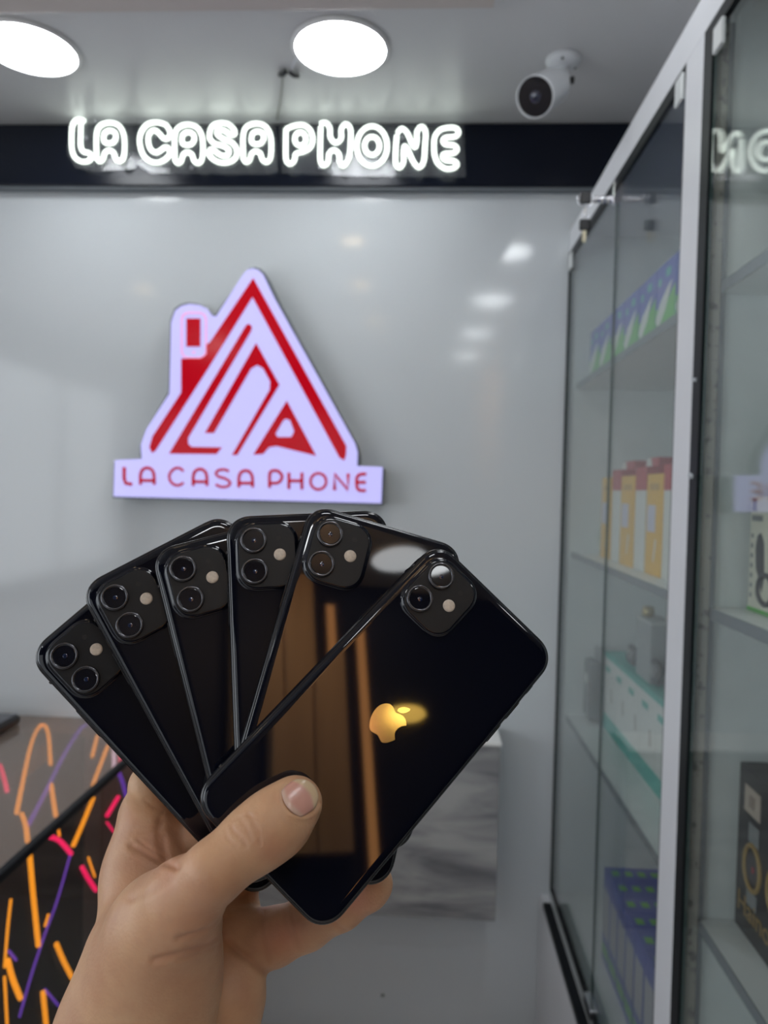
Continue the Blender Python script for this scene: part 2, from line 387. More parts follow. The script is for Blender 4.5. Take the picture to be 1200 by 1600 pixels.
# ------------------------------------------------------------------ illuminated house-shaped logo
def logo():
    yf = 2.03
    cv = lambda x, y: (x / 2.6087 + 160, y / 2.6087 + 400)
    def q(pts, n=0):
        pts = catmull(pts, True, n) if n else pts
        out = []
        for p in pts:
            a = P(*cv(*p), 1, yf); out.append((a.x, a.z))
        return out
    to = lambda yy: (lambda a, b: Vector((a, yy, b)))
    t = thing('light_box_sign', 'glowing lavender house-shaped wall sign with red lines, reading LA CASA PHONE', 'sign', P(390, 690, 1, D))
    out = [(50, 832), (160, 827), (156, 770), (178, 708), (273, 560), (280, 270), (296, 222), (322, 203), (355, 195), (395, 200), (425, 213), (445, 240), (462, 248), (575, 72), (592, 55), (614, 50), (636, 57), (655, 75), (700, 170), (1030, 765), (1040, 800), (1038, 856), (1142, 860), (1136, 1008), (45, 980)]
    cx, cy = 560, 640
    outer = [(x + (6 if x > cx else -6), y + (7 if y > 700 else -7)) for x, y in out]
    M_face = mat('lit_acrylic_face', (0.3, 0.3, 0.35), 0.25, emit=(0.47, 0.44, 0.98), strength=0.66, noise=None)
    nt = M_face.node_tree; b = nt.nodes['Principled BSDF']
    M_hous = mat('dark_metal_return', (0.10, 0.12, 0.13), 0.35)
    M_red = mat('red_translucent_film', (0.35, 0.002, 0.006), 0.12, spec=.25, emit=(0.34, 0.0, 0.008), strength=0.5)
    M_pink = mat('pale_red_outline', (0.6, 0.2, 0.25), 0.3, emit=(0.62, 0.22, 0.35), strength=0.8)
    obj('housing', prism([q(outer)], to(yf + .004), Vector((0, D - yf - .0045, 0))), M_hous, t)
    obj('lit_face', prism([q(out)], to(yf), Vector((0, .006, 0))), M_face, t)
    def red(name, polys, mt=M_red):
        obj(name, prism([q(p) for p in polys], to(yf - .0025), Vector((0, .003, 0))), mt, t)
    red('roof_line', [[(615, 90), (995, 775), (993, 812), (986, 834), (966, 822), (612, 168), (415, 485), (216, 795), (203, 803), (192, 780), (205, 735), (322, 556), (322, 418), (402, 418), (425, 400), (425, 362), (440, 350)]])
    red('stripe', [[(585, 284), (597, 276), (610, 288), (607, 305), (350, 742), (350, 765), (364, 778), (488, 780), (465, 808), (272, 806)]])
    red('stripe', [[(627, 355), (722, 525), (550, 812), (528, 812), (682, 545), (684, 512), (655, 458), (630, 445), (606, 460), (455, 722), (418, 722)]])
    red('stripe', [[(752, 590), (872, 815), (710, 775), (680, 780), (655, 808), (615, 810)], [(748, 664), (765, 670), (782, 715), (770, 738), (714, 738), (706, 724), (738, 670)]])
    rr = lambda x0, y0, x1, y1, r: [(x0 + r, y0), (x1 - r, y0), (x1 - r * .3, y0 + r * .3), (x1, y0 + r), (x1, y1 - r), (x1 - r * .3, y1 - r * .3), (x1 - r, y1), (x0 + r, y1), (x0 + r * .3, y1 - r * .3), (x0, y1 - r), (x0, y0 + r), (x0 + r * .3, y0 + r * .3)]
    red('phone_outline', [rr(322, 230, 425, 418, 26), rr(326, 234, 421, 414, 24)], M_pink)
    red('phone_screen', [[(343, 255), (400, 255), (400, 370), (343, 370)]])
    red('phone_button', [[(368, 390), (377, 390), (377, 397), (368, 397)]], M_pink)
    def c4(p): return (p[0] / 5.217 + 170, p[1] / 5.217 + 700)
    def c5(p): return (p[0] / 5.217 + 380, p[1] / 5.217 + 700)
    A = [[(258, 300), (258, 220), (275, 178), (314, 162), (350, 178), (368, 220), (370, 300)], [(258, 264), (370, 266)]]
    sh = lambda LL, dx, dy: [[(a + dx, b + dy) for a, b in L] for L in LL]
    L = [('L', c4, [[(125, 155), (125, 250), (138, 288), (190, 296)]]), ('A', c4, A),
         ('C', c4, [[(608, 190), (580, 166), (540, 166), (502, 200), (492, 240), (512, 284), (555, 305), (592, 295), (608, 280)]]),
         ('A', c4, sh(A, 430, 10)),
         ('S', c4, [[(980, 190), (940, 176), (895, 182), (872, 207), (895, 234), (950, 250), (988, 280), (972, 310), (920, 318), (872, 298)]]),
         ('A', c4, sh(A, 802, 22)),
         ('P', c5, [[(215, 325), (215, 215), (237, 187), (280, 187), (312, 218), (312, 252), (282, 284), (220, 286)]]),
         ('H', c5, [[(372, 200), (372, 335)], [(478, 200), (478, 338)], [(372, 268), (478, 268)]]),
         ('O', c5, [[(612 + 64 * math.cos(k * math.pi / 7), 272 + 66 * math.sin(k * math.pi / 7)) for k in range(15)]]),
         ('N', c5, [[(745, 345), (745, 212), (852, 340), (855, 208)]]),
         ('E', c5, [[(1004, 212), (952, 216), (926, 245), (926, 310), (946, 344), (1000, 347)], [(930, 280), (1000, 280)]])]
    for nm, cf, strokes in L:
        bm = bmesh.new()
        for s in strokes:
            pts = s if (len(s) < 5) else catmull(s, False, 4)
            w_ = .0052 if nm in 'LN' else (.0046 if nm in 'AHPE' else .004)
            tube(bm, [P(*cf(p), 1, yf - .001) for p in pts], w_, False, 8)
        obj('letter', bm, M_red, t, smooth=True, label='red letter ' + nm)
logo()

# ------------------------------------------------------------------ security camera on the ceiling
def cctv():
    b0 = P(880, 92, 2, CEIL)
    t = thing('security_camera', 'white bullet security camera with a black lens hanging from the ceiling', 'camera', b0)
    Mw = mat('white_camera_shell', (0.62, 0.64, 0.66), 0.35)
    obj('base_plate', lathe([(0, 0), (.040, 0), (.041, -.004), (.038, -.012), (.026, -.018), (.0, -.019)], b0, (0, 0, 1)), Mw, t, smooth=True)
    bm = bmesh.new()
    for a in (0.3, 2.4, 4.5):
        p = b0 + Vector((.031 * math.cos(a), .031 * math.sin(a), -.0145)); cyl(bm, p + Vector((0, 0, .002)), p - Vector((0, 0, .0025)), .0032, n=10)
    obj('screw', bm, M_black, t, kind='stuff')
    front = P(837, 151, 1, 1.57); back = P(868, 133, 1, 1.655)
    ax = (front - back).normalized()
    k = b0 + Vector((0, 0, -.05))
    joint = back - ax * .006 + Vector((.018, .012, .016))
    obj('arm', tube(bmesh.new(), catmull([tuple(b0 + Vector((0, 0, -.015))), tuple(b0 + Vector((.0, .0, -.035))), tuple(joint)], False, 6), .0155, n=16), Mw, t, smooth=True)
    obj('joint_knob', CY(joint + Vector((.012, 0, 0)), joint + Vector((.022, 0, 0)), .008), M_black, t, smooth=True)
    Ln = (front - back).length
    obj('body', lathe([(0, 0), (.028, 0), (.035, .006), (.037, .02), (.038, Ln - .01), (.0405, Ln - .004), (.0405, Ln + .006), (.0385, Ln + .006), (.0385, Ln - .002)], back, ax, 40), Mw, t, smooth=True)
    fw = obj('front_window', lathe([(0, Ln + .002), (.02, Ln + .002), (.0385, Ln + .001)], back, ax, 40), mat('black_camera_window', (.004, .004, .008), .08), t, smooth=True)
    obj('lens', lathe([(0, .005), (.006, .004), (.011, .002), (.013, 0)], back + ax * (Ln + .001), ax, 24), mat('dark_blue_lens', (.01, .015, .04), .05, coat=1), fw, smooth=True)
    obj('label_plate', BX(-.008, .008, -.0004, .0004, -.003, .003, mtx=Matrix.Translation(back + ax * .06 + Vector((.0, -.0385, -.002)))), mat('grey_print', (.25, .27, .3), .5), t)
cctv()

# dark cable clips on the ceiling with a wire
t = thing('cable_clip', 'pair of small dark cable clips with a thin wire on the ceiling', 'cable clip', P(455, 112, 2, CEIL))
def ceil_clip(a, b, r):
    p, q = P(*a, 2, CEIL - .006), P(*b, 2, CEIL - .006)
    obj('clip', tube(bmesh.new(), [p, (p + q) / 2 + Vector((0, 0, -.004)), q], r, n=10), M_black, t, smooth=True)
ceil_clip((437, 117), (447, 111), .006)
ceil_clip((452, 112), (466, 119), .0055)
obj('wire', tube(bmesh.new(), catmull([tuple(P(442, 116, 2, CEIL - .003)), tuple(P(439, 150, 2, CEIL - .003)), tuple(P(434, 178, 2, CEIL - .003)), tuple(P(433, 187, 2, CEIL - .003))], False, 5), .0022), mat('grey_wire', (.25, .25, .23), .5), t, smooth=True)
obj('wire', tube(bmesh.new(), catmull([tuple(P(455, 112, 2, CEIL - .004)), tuple(P(458, 100, 2, CEIL - .006)), tuple(P(463, 92, 2, CEIL - .004)), tuple(P(470, 95, 2, CEIL - .004))], False, 5), .002), mat('white_wire', (.7, .7, .75), .4), t, smooth=True)

# ------------------------------------------------------------------ wall-hung bench with marble front (right behind the phones)
mr = P(782, 1165, 1, 1.97); mb = P(700, 1436, 1, 1.97)
t = thing('wall_cabinet', 'low wall-hung cabinet with a streaky grey marble front and thin white top', 'cabinet', (-.2, D, mb.z))
obj('marble_front', BX(-.58, mr.x, 1.97, 1.985, mb.z, mr.z, bev=.0015), M_marble, t)
obj('carcass', BX(-.57, mr.x - .012, 1.985, D - .001, mb.z + .004, mr.z - .002), M_white, t)
obj('worktop', BX(-.59, mr.x + .003, 1.962, D - .001, mr.z, mr.z + .009, bev=.001), mat('white_worktop', (.8, .8, .78), .25), t)
sc = P(598, 1555, 1, D)
tag(obj('wall_screw', lathe([(.0, -.004), (.003, -.0035), (.005, -.001), (.005, 0)], (sc.x, D - .0005, sc.z), (0, 1, 0), 16), mat('dull_screw', (.13, .14, .12), .5), smooth=True), 'small dull grey screw head low on the wall below the marble cabinet', 'screw')

# ------------------------------------------------------------------ glass counter with LED tubes
def counter():
    X = -.723; zt = EYE.z - .6875
    t = thing('glass_counter', 'dark glass shop counter with coloured light tubes inside, at the lower left', 'counter', (-1.2, 1.2, FL))
    Mtop = glass_mat('smoked_top_glass', (.75, .68, .62), .06, rough=.05, haze=.26, hcol=(.50, .42, .37))
    Mfr = glass_mat('smoked_front_glass', (.72, .66, .62), .05, haze=.01)
    Mi = mat('brown_counter_lining', (.045, .034, .027), .35, noise=.35, bscale=4)
    y0, y1 = .15, D - .002
    obj('top_glass', BX(XL + .01, X, y0, y1, zt - .008, zt), Mtop, t)
    obj('front_glass', BX(X - .006, X, y0, y1, .12, zt - .012), Mfr, t)
    obj('edge_trim', BX(X - .012, X + .003, y0, y1, zt - .016, zt + .001, bev=.002), M_gasket, t)
    obj('plinth', BX(XL + .02, X - .02, y0, y1, FL, .12), M_black, t)
    obj('lining', BX(XL + .01, X - .25, y0 + .01, y1, .12, zt - .05), Mi, t)
    obj('floor_panel', BX(X - .25, X - .007, y0 + .01, y1, .12, .14), Mi, t)
    obj('end_panel', BX(XL + .01, X - .007, y0, y0 + .01, .12, zt - .009), Mi, t)
    cols = {'o': mat('orange_light_tube', (.9, .5, .1), .4, emit=(1.0, .40, .015), strength=1.5), 'p': mat('pink_light_tube', (.9, .1, .3), .4, emit=(1, .01, .16), strength=1.5),
            'b': mat('violet_light_tube', (.3, .2, .9), .4, emit=(.13, .05, .62), strength=1.1), 'w': mat('pale_light_tube', (.7, .7, .9), .4, emit=(.75, .65, 1), strength=1.3)}
    nm = {'o': 'orange', 'p': 'pink', 'b': 'violet', 'w': 'pale lilac'}
    top = [('o', [(26, 1270), (35, 1225), (48, 1165), (60, 1137), (70, 1134), (76, 1150), (79, 1194)]), ('b', [(45, 1288), (70, 1240), (100, 1180), (125, 1140), (142, 1128)]),
           ('o', [(80, 1226), (84, 1255), (87, 1274)]), ('o', [(168, 1166), (155, 1200), (145, 1227)]), ('o', [(34, 1272), (40, 1290), (43, 1314)]), ('o', [(152, 1150), (147, 1170), (144, 1182)]),
           ('w', [(178, 1170), (178, 1202)]), ('p', [(0, 1196), (6, 1215), (11, 1236)]), ('p', [(188, 1182), (189, 1196)])]
    frt = [('o', [(146, 1246), (128, 1290), (114, 1322)]), ('p', [(62, 1312), (75, 1307), (92, 1313), (103, 1324), (111, 1334)]), ('o', [(46, 1330), (52, 1400), (60, 1478)]),
           ('p', [(128, 1355), (138, 1373), (150, 1391)]), ('o', [(17, 1405), (12, 1450), (7, 1512)]), ('o', [(12, 1500), (20, 1530), (32, 1560)]), ('o', [(88, 1475), (100, 1503), (114, 1530)]),
           ('o', [(67, 1550), (72, 1600)]), ('b', [(110, 1335), (90, 1405), (70, 1460), (50, 1520), (30, 1590)]), ('b', [(186, 1208), (192, 1224), (197, 1245)]), ('p', [(185, 1245), (176, 1260), (167, 1275)]),
           ('p', [(167, 1285), (178, 1300)]), ('o', [(76, 1428), (70, 1448)]), ('o', [(7, 1526), (11, 1600)]), ('b', [(70, 1546), (92, 1572)]), ('p', [(0, 1375), (10, 1366)]), ('o', [(90, 1290), (93, 1306)]),
           ('o', [(138, 1340), (148, 1370)]), ('b', [(14, 1486), (25, 1500)])]
    thin = {(17, 1405), (88, 1290), (76, 1428), (138, 1340), (110, 1335), (70, 1546), (14, 1486), (167, 1285), (90, 1290), (7, 1526)}
    for sgn, L in (('t', top), ('f', frt)):
        for k, pts in L:
            if sgn == 't': q = [(v_.x, min(v_.y, 2.08), v_.z) for v_ in (P(a, b, 2, zt - .015) for a, b in pts)]
            else: q = [tuple(P(a, b, 0, X - .02)) for a, b in pts]
            if len(q) > 2: q = catmull(q, False, 5)
            r = .0050
            if pts[0] in thin: r = .0026
            obj('light_tube', tube(bmesh.new(), q, r, n=8), cols[k], t, smooth=True, label=nm[k] + ' light tube')
counter()
# dark tray at the left edge
zt = EYE.z - .6875
a = P(19, 1123, 2, zt + .03)
t = thing('tray', 'dark flat tray with rounded corner on the counter at the left edge of the photo', 'tray', (a.x - .15, a.y - .05, zt))
obj('tray_body', BX(a.x - .32, a.x, a.y - .13, a.y + .05, zt + .002, zt + .028, bev=.01), M_black, t, smooth=False)
obj('tray_top', BX(a.x - .31, a.x - .008, a.y - .12, a.y + .042, zt + .0275, zt + .031, bev=.001), mat('slate_tray_top', (.05, .055, .07), .25), t)

# ------------------------------------------------------------------ glass display cabinet on the right
GX = .392                                   # plane of the glass doors
ZT, ZB = EYE.z + .675, EYE.z - 1.13        # glass opening
ZO = EYE.z + .735
BXX = .365                                  # base cabinet front
YN = .30                                    # near end
XBK = .79
def cabinet():
    t = thing('display_cabinet', 'tall white-framed display cabinet with glass doors along the right wall', 'cabinet', (.6, 1.2, ZB - .02))
    obj('top_rail', BX(GX, GX + .02, YN, D - .001, ZT, ZO, bev=.001), M_white, t)
    obj('top_panel', BX(GX + .02, XBK, YN, D - .001, ZO - .018, ZO), M_white, t)
    obj('upright', BX(GX, GX + .02, 1.109, 1.182, ZB, ZT, bev=.001), M_white, t)
    obj('upright', BX(GX, GX + .02, YN, YN + .06, ZB, ZT, bev=.001), M_white, t)
    obj('back_panel', BX(XBK - .008, XBK, YN, D - .001, ZB, ZO - .018), M_shelf, t)
    obj('end_panel', BX(GX + .02, XBK - .008, D - .019, D - .001, ZB, ZO - .018), M_shelf, t)
    obj('end_panel', BX(GX + .02, XBK - .008, YN, YN + .018, ZB, ZO - .018), M_white, t)
    pt = obj('partition', BX(GX + .03, XBK - .008, 1.092, 1.110, ZB, ZO - .018), M_shelf, t)
    obj('raw_edge', BX(GX + .004, GX + .028, 1.088, 1.108, ZB, ZT), M_speck, pt)
    obj('raw_edge', BX(GX + .0285, GX + .0345, 1.086, 1.091, ZB, ZT), M_shelf_edge, pt)
    obj('bottom_panel', BX(GX + .0, XBK - .008, YN, D - .001, ZB - .018, ZB), M_shelf, t)
    for y0, y1 in ((1.110, D - .019), (YN + .018, 1.092)):
        for zt_ in (EYE.z + .312, EYE.z - .158, EYE.z - .618):
            s = obj('shelf', BX(GX + .03, XBK - .009, y0 + .0005, y1 - .0005, zt_ - .017, zt_), M_shelf, t)
            obj('edge_band', BX(GX + .0285, GX + .0302, y0 + .001, y1 - .001, zt_ - .017, zt_), M_shelf_edge, s)
    # seals
    for y0, y1, z0, z1 in ((1.182, 1.186, ZB, ZT), (D - .012, D - .002, ZB, ZT), (1.078, 1.109, ZB, ZT), (1.186, D - .012, ZT - .022, ZT), (1.186, D - .012, ZB, ZB + .012), (YN + .06, 1.078, ZT - .02, ZT), (YN + .06, 1.078, ZB, ZB + .014)):
        obj('rubber_seal', BX(GX + .0005, GX + .01, y0, y1, z0, z1), M_gasket, t)
    def pane(y0, y1, x):
        d = obj('glass_door', BX(x, x + .005, y0, y1, ZB + .012, ZT - .012), M_glass, t)
        d.data.materials.append(M_gedge)
        for f in d.data.polygons:
            if abs(f.normal.x) < .5: f.material_index = 1
        return d
    d1 = pane(1.187, 1.597, GX + .003)
    d2 = pane(1.600, D - .013, GX + .003)
    d3 = pane(YN + .062, 1.076, GX + .003)
    for v_ in d3.data.vertices: v_.co.x += (1.076 - v_.co.y) * .028
    Mcl = mat('pale_hinge_clamp', (.6, .62, .62), .3)
    obj('hinge_clamp', BX(GX - .004, GX + .002, 1.190, 1.222, ZT - .052, ZT - .010, bev=.002), Mcl, d1)
    obj('hinge_clamp', BX(GX - .004, GX + .002, 1.192, 1.232, ZB + .02, ZB + .06, bev=.002), Mcl, d1)
    obj('hinge_clamp', BX(GX - .004, GX + .0025, 1.035, 1.066, ZT - .058, ZT - .022, bev=.002), Mcl, d3)
    obj('hinge_clamp', BX(GX - .004, GX + .002, D - .055, D - .016, ZT - .055, ZT - .012, bev=.002), Mcl, d2)
    obj('pull_clip', BX(GX - .006, GX + .014, 1.565, 1.63, ZB + .006, ZB + .028, bev=.003), M_chrome, d2)
    for z in (EYE.z + .03 + .14, EYE.z + .03):
        obj('seal_clip', CY((GX - .0005, 1.085, z), (GX - .0005, 1.10, z + .004), .004, n=10), M_chrome, t)
    # base cabinet
    b = thing('base_cabinet', 'plain white base cabinet with black edge strip under the glass doors', 'cabinet', (.58, 1.2, FL))
    zb = EYE.z - 1.126
    obj('carcass', BX(BXX + .002, XBK, YN, D - .001, FL, ZB - .0195), M_white, b)
    obj('edge_strip', BX(BXX - .004, BXX + .018, YN, D - .075, zb - .016, zb, bev=.002), M_gasket, b)
    obj('ledge', BX(BXX + .0, GX - .002, YN, D - .001, ZB - .019, ZB - .012, bev=.001), M_white, b)
    obj('foot_panel', BX(BXX - .001, BXX + .003, D - .02, D - .001, FL, ZB - .02), M_white, b)
cabinet()

# lock with keys on the door gap
def lock():
    z = EYE.z + .595 - .02
    p = P(958, 312, 0, GX - .004)
    y, z = p.y, p.z
    t = thing('cabinet_lock', 'chrome glass-door lock with hanging keys near the top of the cabinet', 'lock', (GX - .01, y, z))
    obj('clamp_plate', BX(GX - .006, GX + .012, y - .012, y + .008, z - .012, z + .035, bev=.002), M_chrome, t)
    obj('plunger', lathe([(0, 0), (.008, 0), (.008, .012), (.0055, .014), (.0075, .018), (.0075, .024), (.005, .027), (.007, .03), (.007, .040), (0, .042)], (GX - .004, y, z), (-1, 0, 0), 20), M_chrome, t, smooth=True)
    kx = GX - .064; y = y - .010
    k1 = obj('key', BX(kx - .012, kx + .012, y - .0025, y + .0025, z - .013, z + .013, bev=.003), M_black, t)
    obj('key_ring', tube(bmesh.new(), [(kx + .0 + .016 * math.cos(a), y, z - .004 + .016 * math.sin(a)) for a in [i * math.pi / 10 for i in range(20)]], .0012, True), M_chrome, k1, smooth=True)
    zz = z - .055
    k2 = obj('key', BX(kx - .011, kx + .011, y - .0025, y + .0025, zz - .014, zz + .010, bev=.004), M_black, t)
    obj('key_ring', tube(bmesh.new(), [(kx + .009 * math.cos(a), y, zz + .012 + .009 * math.sin(a)) for a in [i * math.pi / 10 for i in range(20)]], .0012, True), M_chrome, k2, smooth=True)
    obj('chain', tube(bmesh.new(), [(kx, y, z - .02), (kx, y, zz + .021)], .0009), M_chrome, k2)
    obj('key_blade', BX(kx - .004, kx + .004, y - .001, y + .001, zz - .038, zz - .013, bev=.0005), mat('brass_key', (.6, .55, .4), .3, metal=.8), k2)
lock()

# ------------------------------------------------------------------ goods in the cabinet
Z1, Z2, Z3 = EYE.z + .312, EYE.z - .158, EYE.z - .618
Mblue = mat('blue_carton', (.06, .09, .42), .4); Mgreen = mat('green_print', (.10, .42, .07), .4); Mwh = mat('white_carton', (.62, .64, .62), .4)
Myel = mat('yellow_carton', (.72, .42, .05), .45); Mred = mat('red_carton', (.42, .03, .05), .45); Mteal = mat('teal_print', (.05, .38, .33), .4)
Mlil = mat('lilac_sticker', (.55, .55, .68), .5); Mgry = mat('grey_carton', (.20, .21, .22), .5); Mdot = mat('lime_dot', (.14, .5, .06), .4)
Mgold = mat('gold_print', (.30, .20, .07), .45); Mcream = mat('cream_carton', (.58, .57, .48), .5); Mink = mat('dark_print', (.05, .05, .06), .5); Mchar = mat('charcoal_carton', (.022, .022, .026), .45)
EPS = .0006
def plate(poly, x, m, parent, name, th=.0007):
    """printed patch on a face that looks towards -x; poly in (y, z)"""
    return obj(name, prism([poly], lambda a, b: Vector((x - th, a, b)), Vector((th + .0001, 0, 0))), m, parent)
def q4(y0, y1, z0, z1): return [(y0, z0), (y1, z0), (y1, z1), (y0, z1)]
# top shelf: blue-green cartons
y = 2.03; x = GX + .052; i = 0
ordn = ['at the wall end', 'second from the wall', 'third from the wall', 'fourth from the wall', 'fifth from the wall', 'sixth from the wall', 'seventh from the wall, beside the upright']
while y - .112 > 1.18 and i < 7:
    y1, y0 = y, y - .112
    h = .128
    t = thing('blue_green_box', 'blue-green box with white leaf, top shelf, ' + ordn[i], 'box', (x + .04, (y0 + y1) / 2, Z1), 'blue and green boxes on the top shelf')
    obj('carton', BX(x, x + .09, y0 + .001, y1 - .001, Z1 + .0005, Z1 + h, bev=.001), Mblue, t)
    plate([(y0 + .002, Z1 + .002), (y1 - .002, Z1 + .002), (y1 - .002, Z1 + .05), (y1 - .05, Z1 + .042), (y0 + .03, Z1 + .06), (y0 + .002, Z1 + .075)], x, Mgreen, t, 'green_panel')
    plate([(y1 - .018, Z1 + .008), (y1 - .004, Z1 + .03), (y1 - .03, Z1 + .058), (y0 + .03, Z1 + .082), (y0 + .02, Z1 + .085), (y1 - .062, Z1 + .04)], x - .0007, Mwh, t, 'leaf_panel')
    plate(q4(y0 + .03, y0 + .055, Z1 + .098, Z1 + .113), x, Mteal, t, 'badge'); plate(q4(y1 - .03, y1 - .014, Z1 + .09, Z1 + .104), x, Mteal, t, 'badge')
    i += 1; y = y0 - .001
for k, (a, b) in enumerate(((1.98, 1.80), (1.79, 1.55), (1.54, 1.25))):
    t = thing('blue_box', 'plain blue box standing behind the leaf boxes on the top shelf, ' + ('farthest', 'middle', 'nearest')[k], 'box', (x + .14, (a + b) / 2, Z1), 'blue boxes behind on the top shelf')
    obj('carton', BX(x + .095, x + .18, b, a, Z1 + .0005, Z1 + .152, bev=.001), Mblue, t)
    obj('lid', BX(x + .094, x + .181, b - .0005, a + .0005, Z1 + .152, Z1 + .156), Mblue, t)
# middle shelf: white/red and yellow cartons
def yb(px, xx): return P(px, 850, 0, xx).y
xw, xy = GX + .075, GX + .091
wl = [(954, 967), (990, 1007), (1034, 1062)]
wd = ['beside the farthest yellow box', 'between the two nearest yellow boxes', 'next to the cabinet upright']
for k, (a, b) in enumerate(wl):
    y1, y0 = yb(a, xw), yb(b, xw)
    t = thing('white_red_box', 'white box with red top and hang tab, ' + wd[k], 'box', (xw + .03, (y0 + y1) / 2, Z2), 'white and red boxes')
    obj('carton', BX(xw, xw + .06, y0 + .001, y1 - .001, Z2 + .0005, Z2 + .172, bev=.001), Mwh, t)
    obj('red_top', BX(xw - .0004, xw + .0604, y0, y1, Z2 + .172, Z2 + .222), Mred, t)
    ym = y1 - .02
    obj('hang_tab', prism([[(ym - .022, Z2 + .222), (ym + .016, Z2 + .222), (ym + .013, Z2 + .236), (ym, Z2 + .243), (ym - .018, Z2 + .238)]], lambda a_, b_: Vector((xw + .02, a_, b_)), Vector((.002, 0, 0))), Mwh, t)
yl = [(938, 953), (968, 989), (1008, 1033)]
yd = ['farthest of the three, behind the door edge', 'middle of the three', 'nearest of the three']
for k, (a, b) in enumerate(yl):
    y1, y0 = yb(a, xy - .018), yb(b, xy - .018)
    t = thing('yellow_box', 'narrow yellow box with lilac sticker, middle shelf, ' + yd[k], 'box', (xy, (y0 + y1) / 2, Z2), 'yellow boxes')
    obj('carton', BX(xy - .018, xy + .020, y0, y1, Z2 + .0005, Z2 + .205, bev=.001), Myel, t)
    dy = y1 - y0
    plate(q4(y0 + dy * .4, y1 - dy * .1, Z2 + .088, Z2 + .142), xy - .018, Mlil, t, 'sticker')
    plate(q4(y0 + dy * .2, y1 - dy * .2, Z2 + .172, Z2 + .186), xy - .018, mat('ochre_print', (.5, .3, .08), .5), t, 'badge')
    plate([(y0 + dy * .42, Z2 + .03), (y0 + dy * .5, Z2 + .028), (y0 + dy * .38, Z2 + .075), (y0 + dy * .30, Z2 + .07)], xy - .018, Mwh, t, 'printed_cable')
for k, (a, b) in enumerate([(974, 990), (1012, 1028)]):
    y1, y0 = yb(a, xw + .07), yb(b, xw + .07)
    t = thing('red_box', 'taller red box at the back of the middle shelf, ' + ('left of the two', 'right of the two')[k], 'box', (xw + .1, (y0 + y1) / 2, Z2), 'tall red boxes')
    obj('carton', BX(xw + .066, xw + .12, y0, y1, Z2 + .0005, Z2 + .25, bev=.001), Mred, t)
    obj('label_band', BX(xw + .0655, xw + .1205, y0 - .0003, y1 + .0003, Z2 + .03, Z2 + .17), Mwh, t)
# coiled pale cable pack
yc = yb(925, xw) - .02
t = thing('cable_pack', 'coiled pale cable in a clear pack at the wall end of the middle shelf', 'cable', (xw + .03, yc, Z2))
bm = bmesh.new()
for k in range(3):
    tube(bm, catmull([(xw + .02 + k * .006, yc - .06 + .06 * s, Z2 + .012 + .115 * h) for s, h in ((0, 0), (.5, .02), (1.6, .12), (1.3, .5), (.4, .95), (0, 1), (.2, .6), (-.1, .2))], True, 5), .0035, True)
obj('cable', bm, mat('pale_cable', (.6, .66, .62), .4), t, smooth=True)
obj('backing_card', BX(xw + .042, xw + .044, yc - .07, yc + .05, Z2 + .0005, Z2 + .14), mat('pale_card', (.50, .55, .53), .5), t)
# lower shelf: teal and white cartons
xt = GX + .105
ys = [1.975, 1.868, 1.762, 1.655, 1.548, 1.44, 1.33, 1.22]
td = ['at the far end', 'second from the far end', 'third from the far end', 'fourth from the far end', 'fifth from the far end', 'sixth from the far end', 'nearest the upright']
for k in range(7):
    y1, y0 = ys[k] - .001, ys[k + 1] + .001
    t = thing('teal_white_box', 'white box with teal bands, ' + td[k], 'box', (xt + .04, (y0 + y1) / 2, Z3), 'white boxes with teal bands')
    obj('carton', BX(xt, xt + .08, y0, y1, Z3 + .0005, Z3 + .205, bev=.001), Mwh, t)
    obj('lid', BX(xt - .0006, xt + .0806, y0 - .0004, y1 + .0004, Z3 + .193, Z3 + .207), Mteal, t)
    plate([(y0, Z3 + .004), (y1, Z3 + .004), (y1, Z3 + .044), (y0, Z3 + .044)], xt, Mteal, t, 'teal_band')
    plate(q4(y0 + .052, y1 - .012, Z3 + .158, Z3 + .172), xt, Mteal, t, 'badge')
    plate([(y0 + .02, Z3 + .09), (y0 + .03, Z3 + .125), (y0 + .042, Z3 + .12), (y0 + .038, Z3 + .085)], xt, mat('grey_picture', (.42, .40, .38), .5), t, 'printed_picture')
# things on the teal boxes
zt3 = Z3 + .2075
t = thing('adapter_box', 'grey upright box with gold fitting standing on the teal-topped boxes', 'box', (xt + .03, 1.70, zt3))
obj('carton', BX(xt + .01, xt + .06, 1.63, 1.735, zt3, zt3 + .13, bev=.002), mat('mid_grey_carton', (.30, .32, .33), .5), t)
obj('lid', BX(xt + .009, xt + .061, 1.629, 1.736, zt3 + .13, zt3 + .136), mat('pale_lid', (.5, .53, .52), .5), t)
obj('gold_fitting', lathe([(0, 0), (.012, 0), (.014, .01), (.012, .022), (0, .024)], (xt + .03, 1.72, zt3 + .136), (0, 0, 1), 20), mat('gold_metal', (.5, .4, .2), .35, metal=.6), t, smooth=True)
for k, (yy, r) in enumerate(((1.80, .026), (1.62, .028), (1.52, .024), (1.40, .028))):
    t = thing('cable_roll', 'small dark roll on the teal-topped boxes, ' + ('left of the grey box', 'just right of the grey box', 'beyond it towards the upright', 'nearest the upright')[k], 'roll', (xt + .02, yy, zt3), 'dark rolls')
    obj('coil', tube(bmesh.new(), [(xt + .02 + .004 * math.sin(3 * a), yy + r * .8 * math.cos(a), zt3 + r + .002 + r * .8 * math.sin(a)) for a in [i * math.pi / 12 for i in range(24)]], r * .25, True), Mink, t, smooth=True)
    obj('core', CY((xt + .012, yy, zt3 + r + .002), (xt + .028, yy, zt3 + r + .002), r * .45, n=16), Mgry, t, smooth=True)
yc = 2.02
t = thing('headset_pack', 'dark blister pack with a pale badge at the wall end of the lower shelf', 'pack', (GX + .06, yc, Z3))
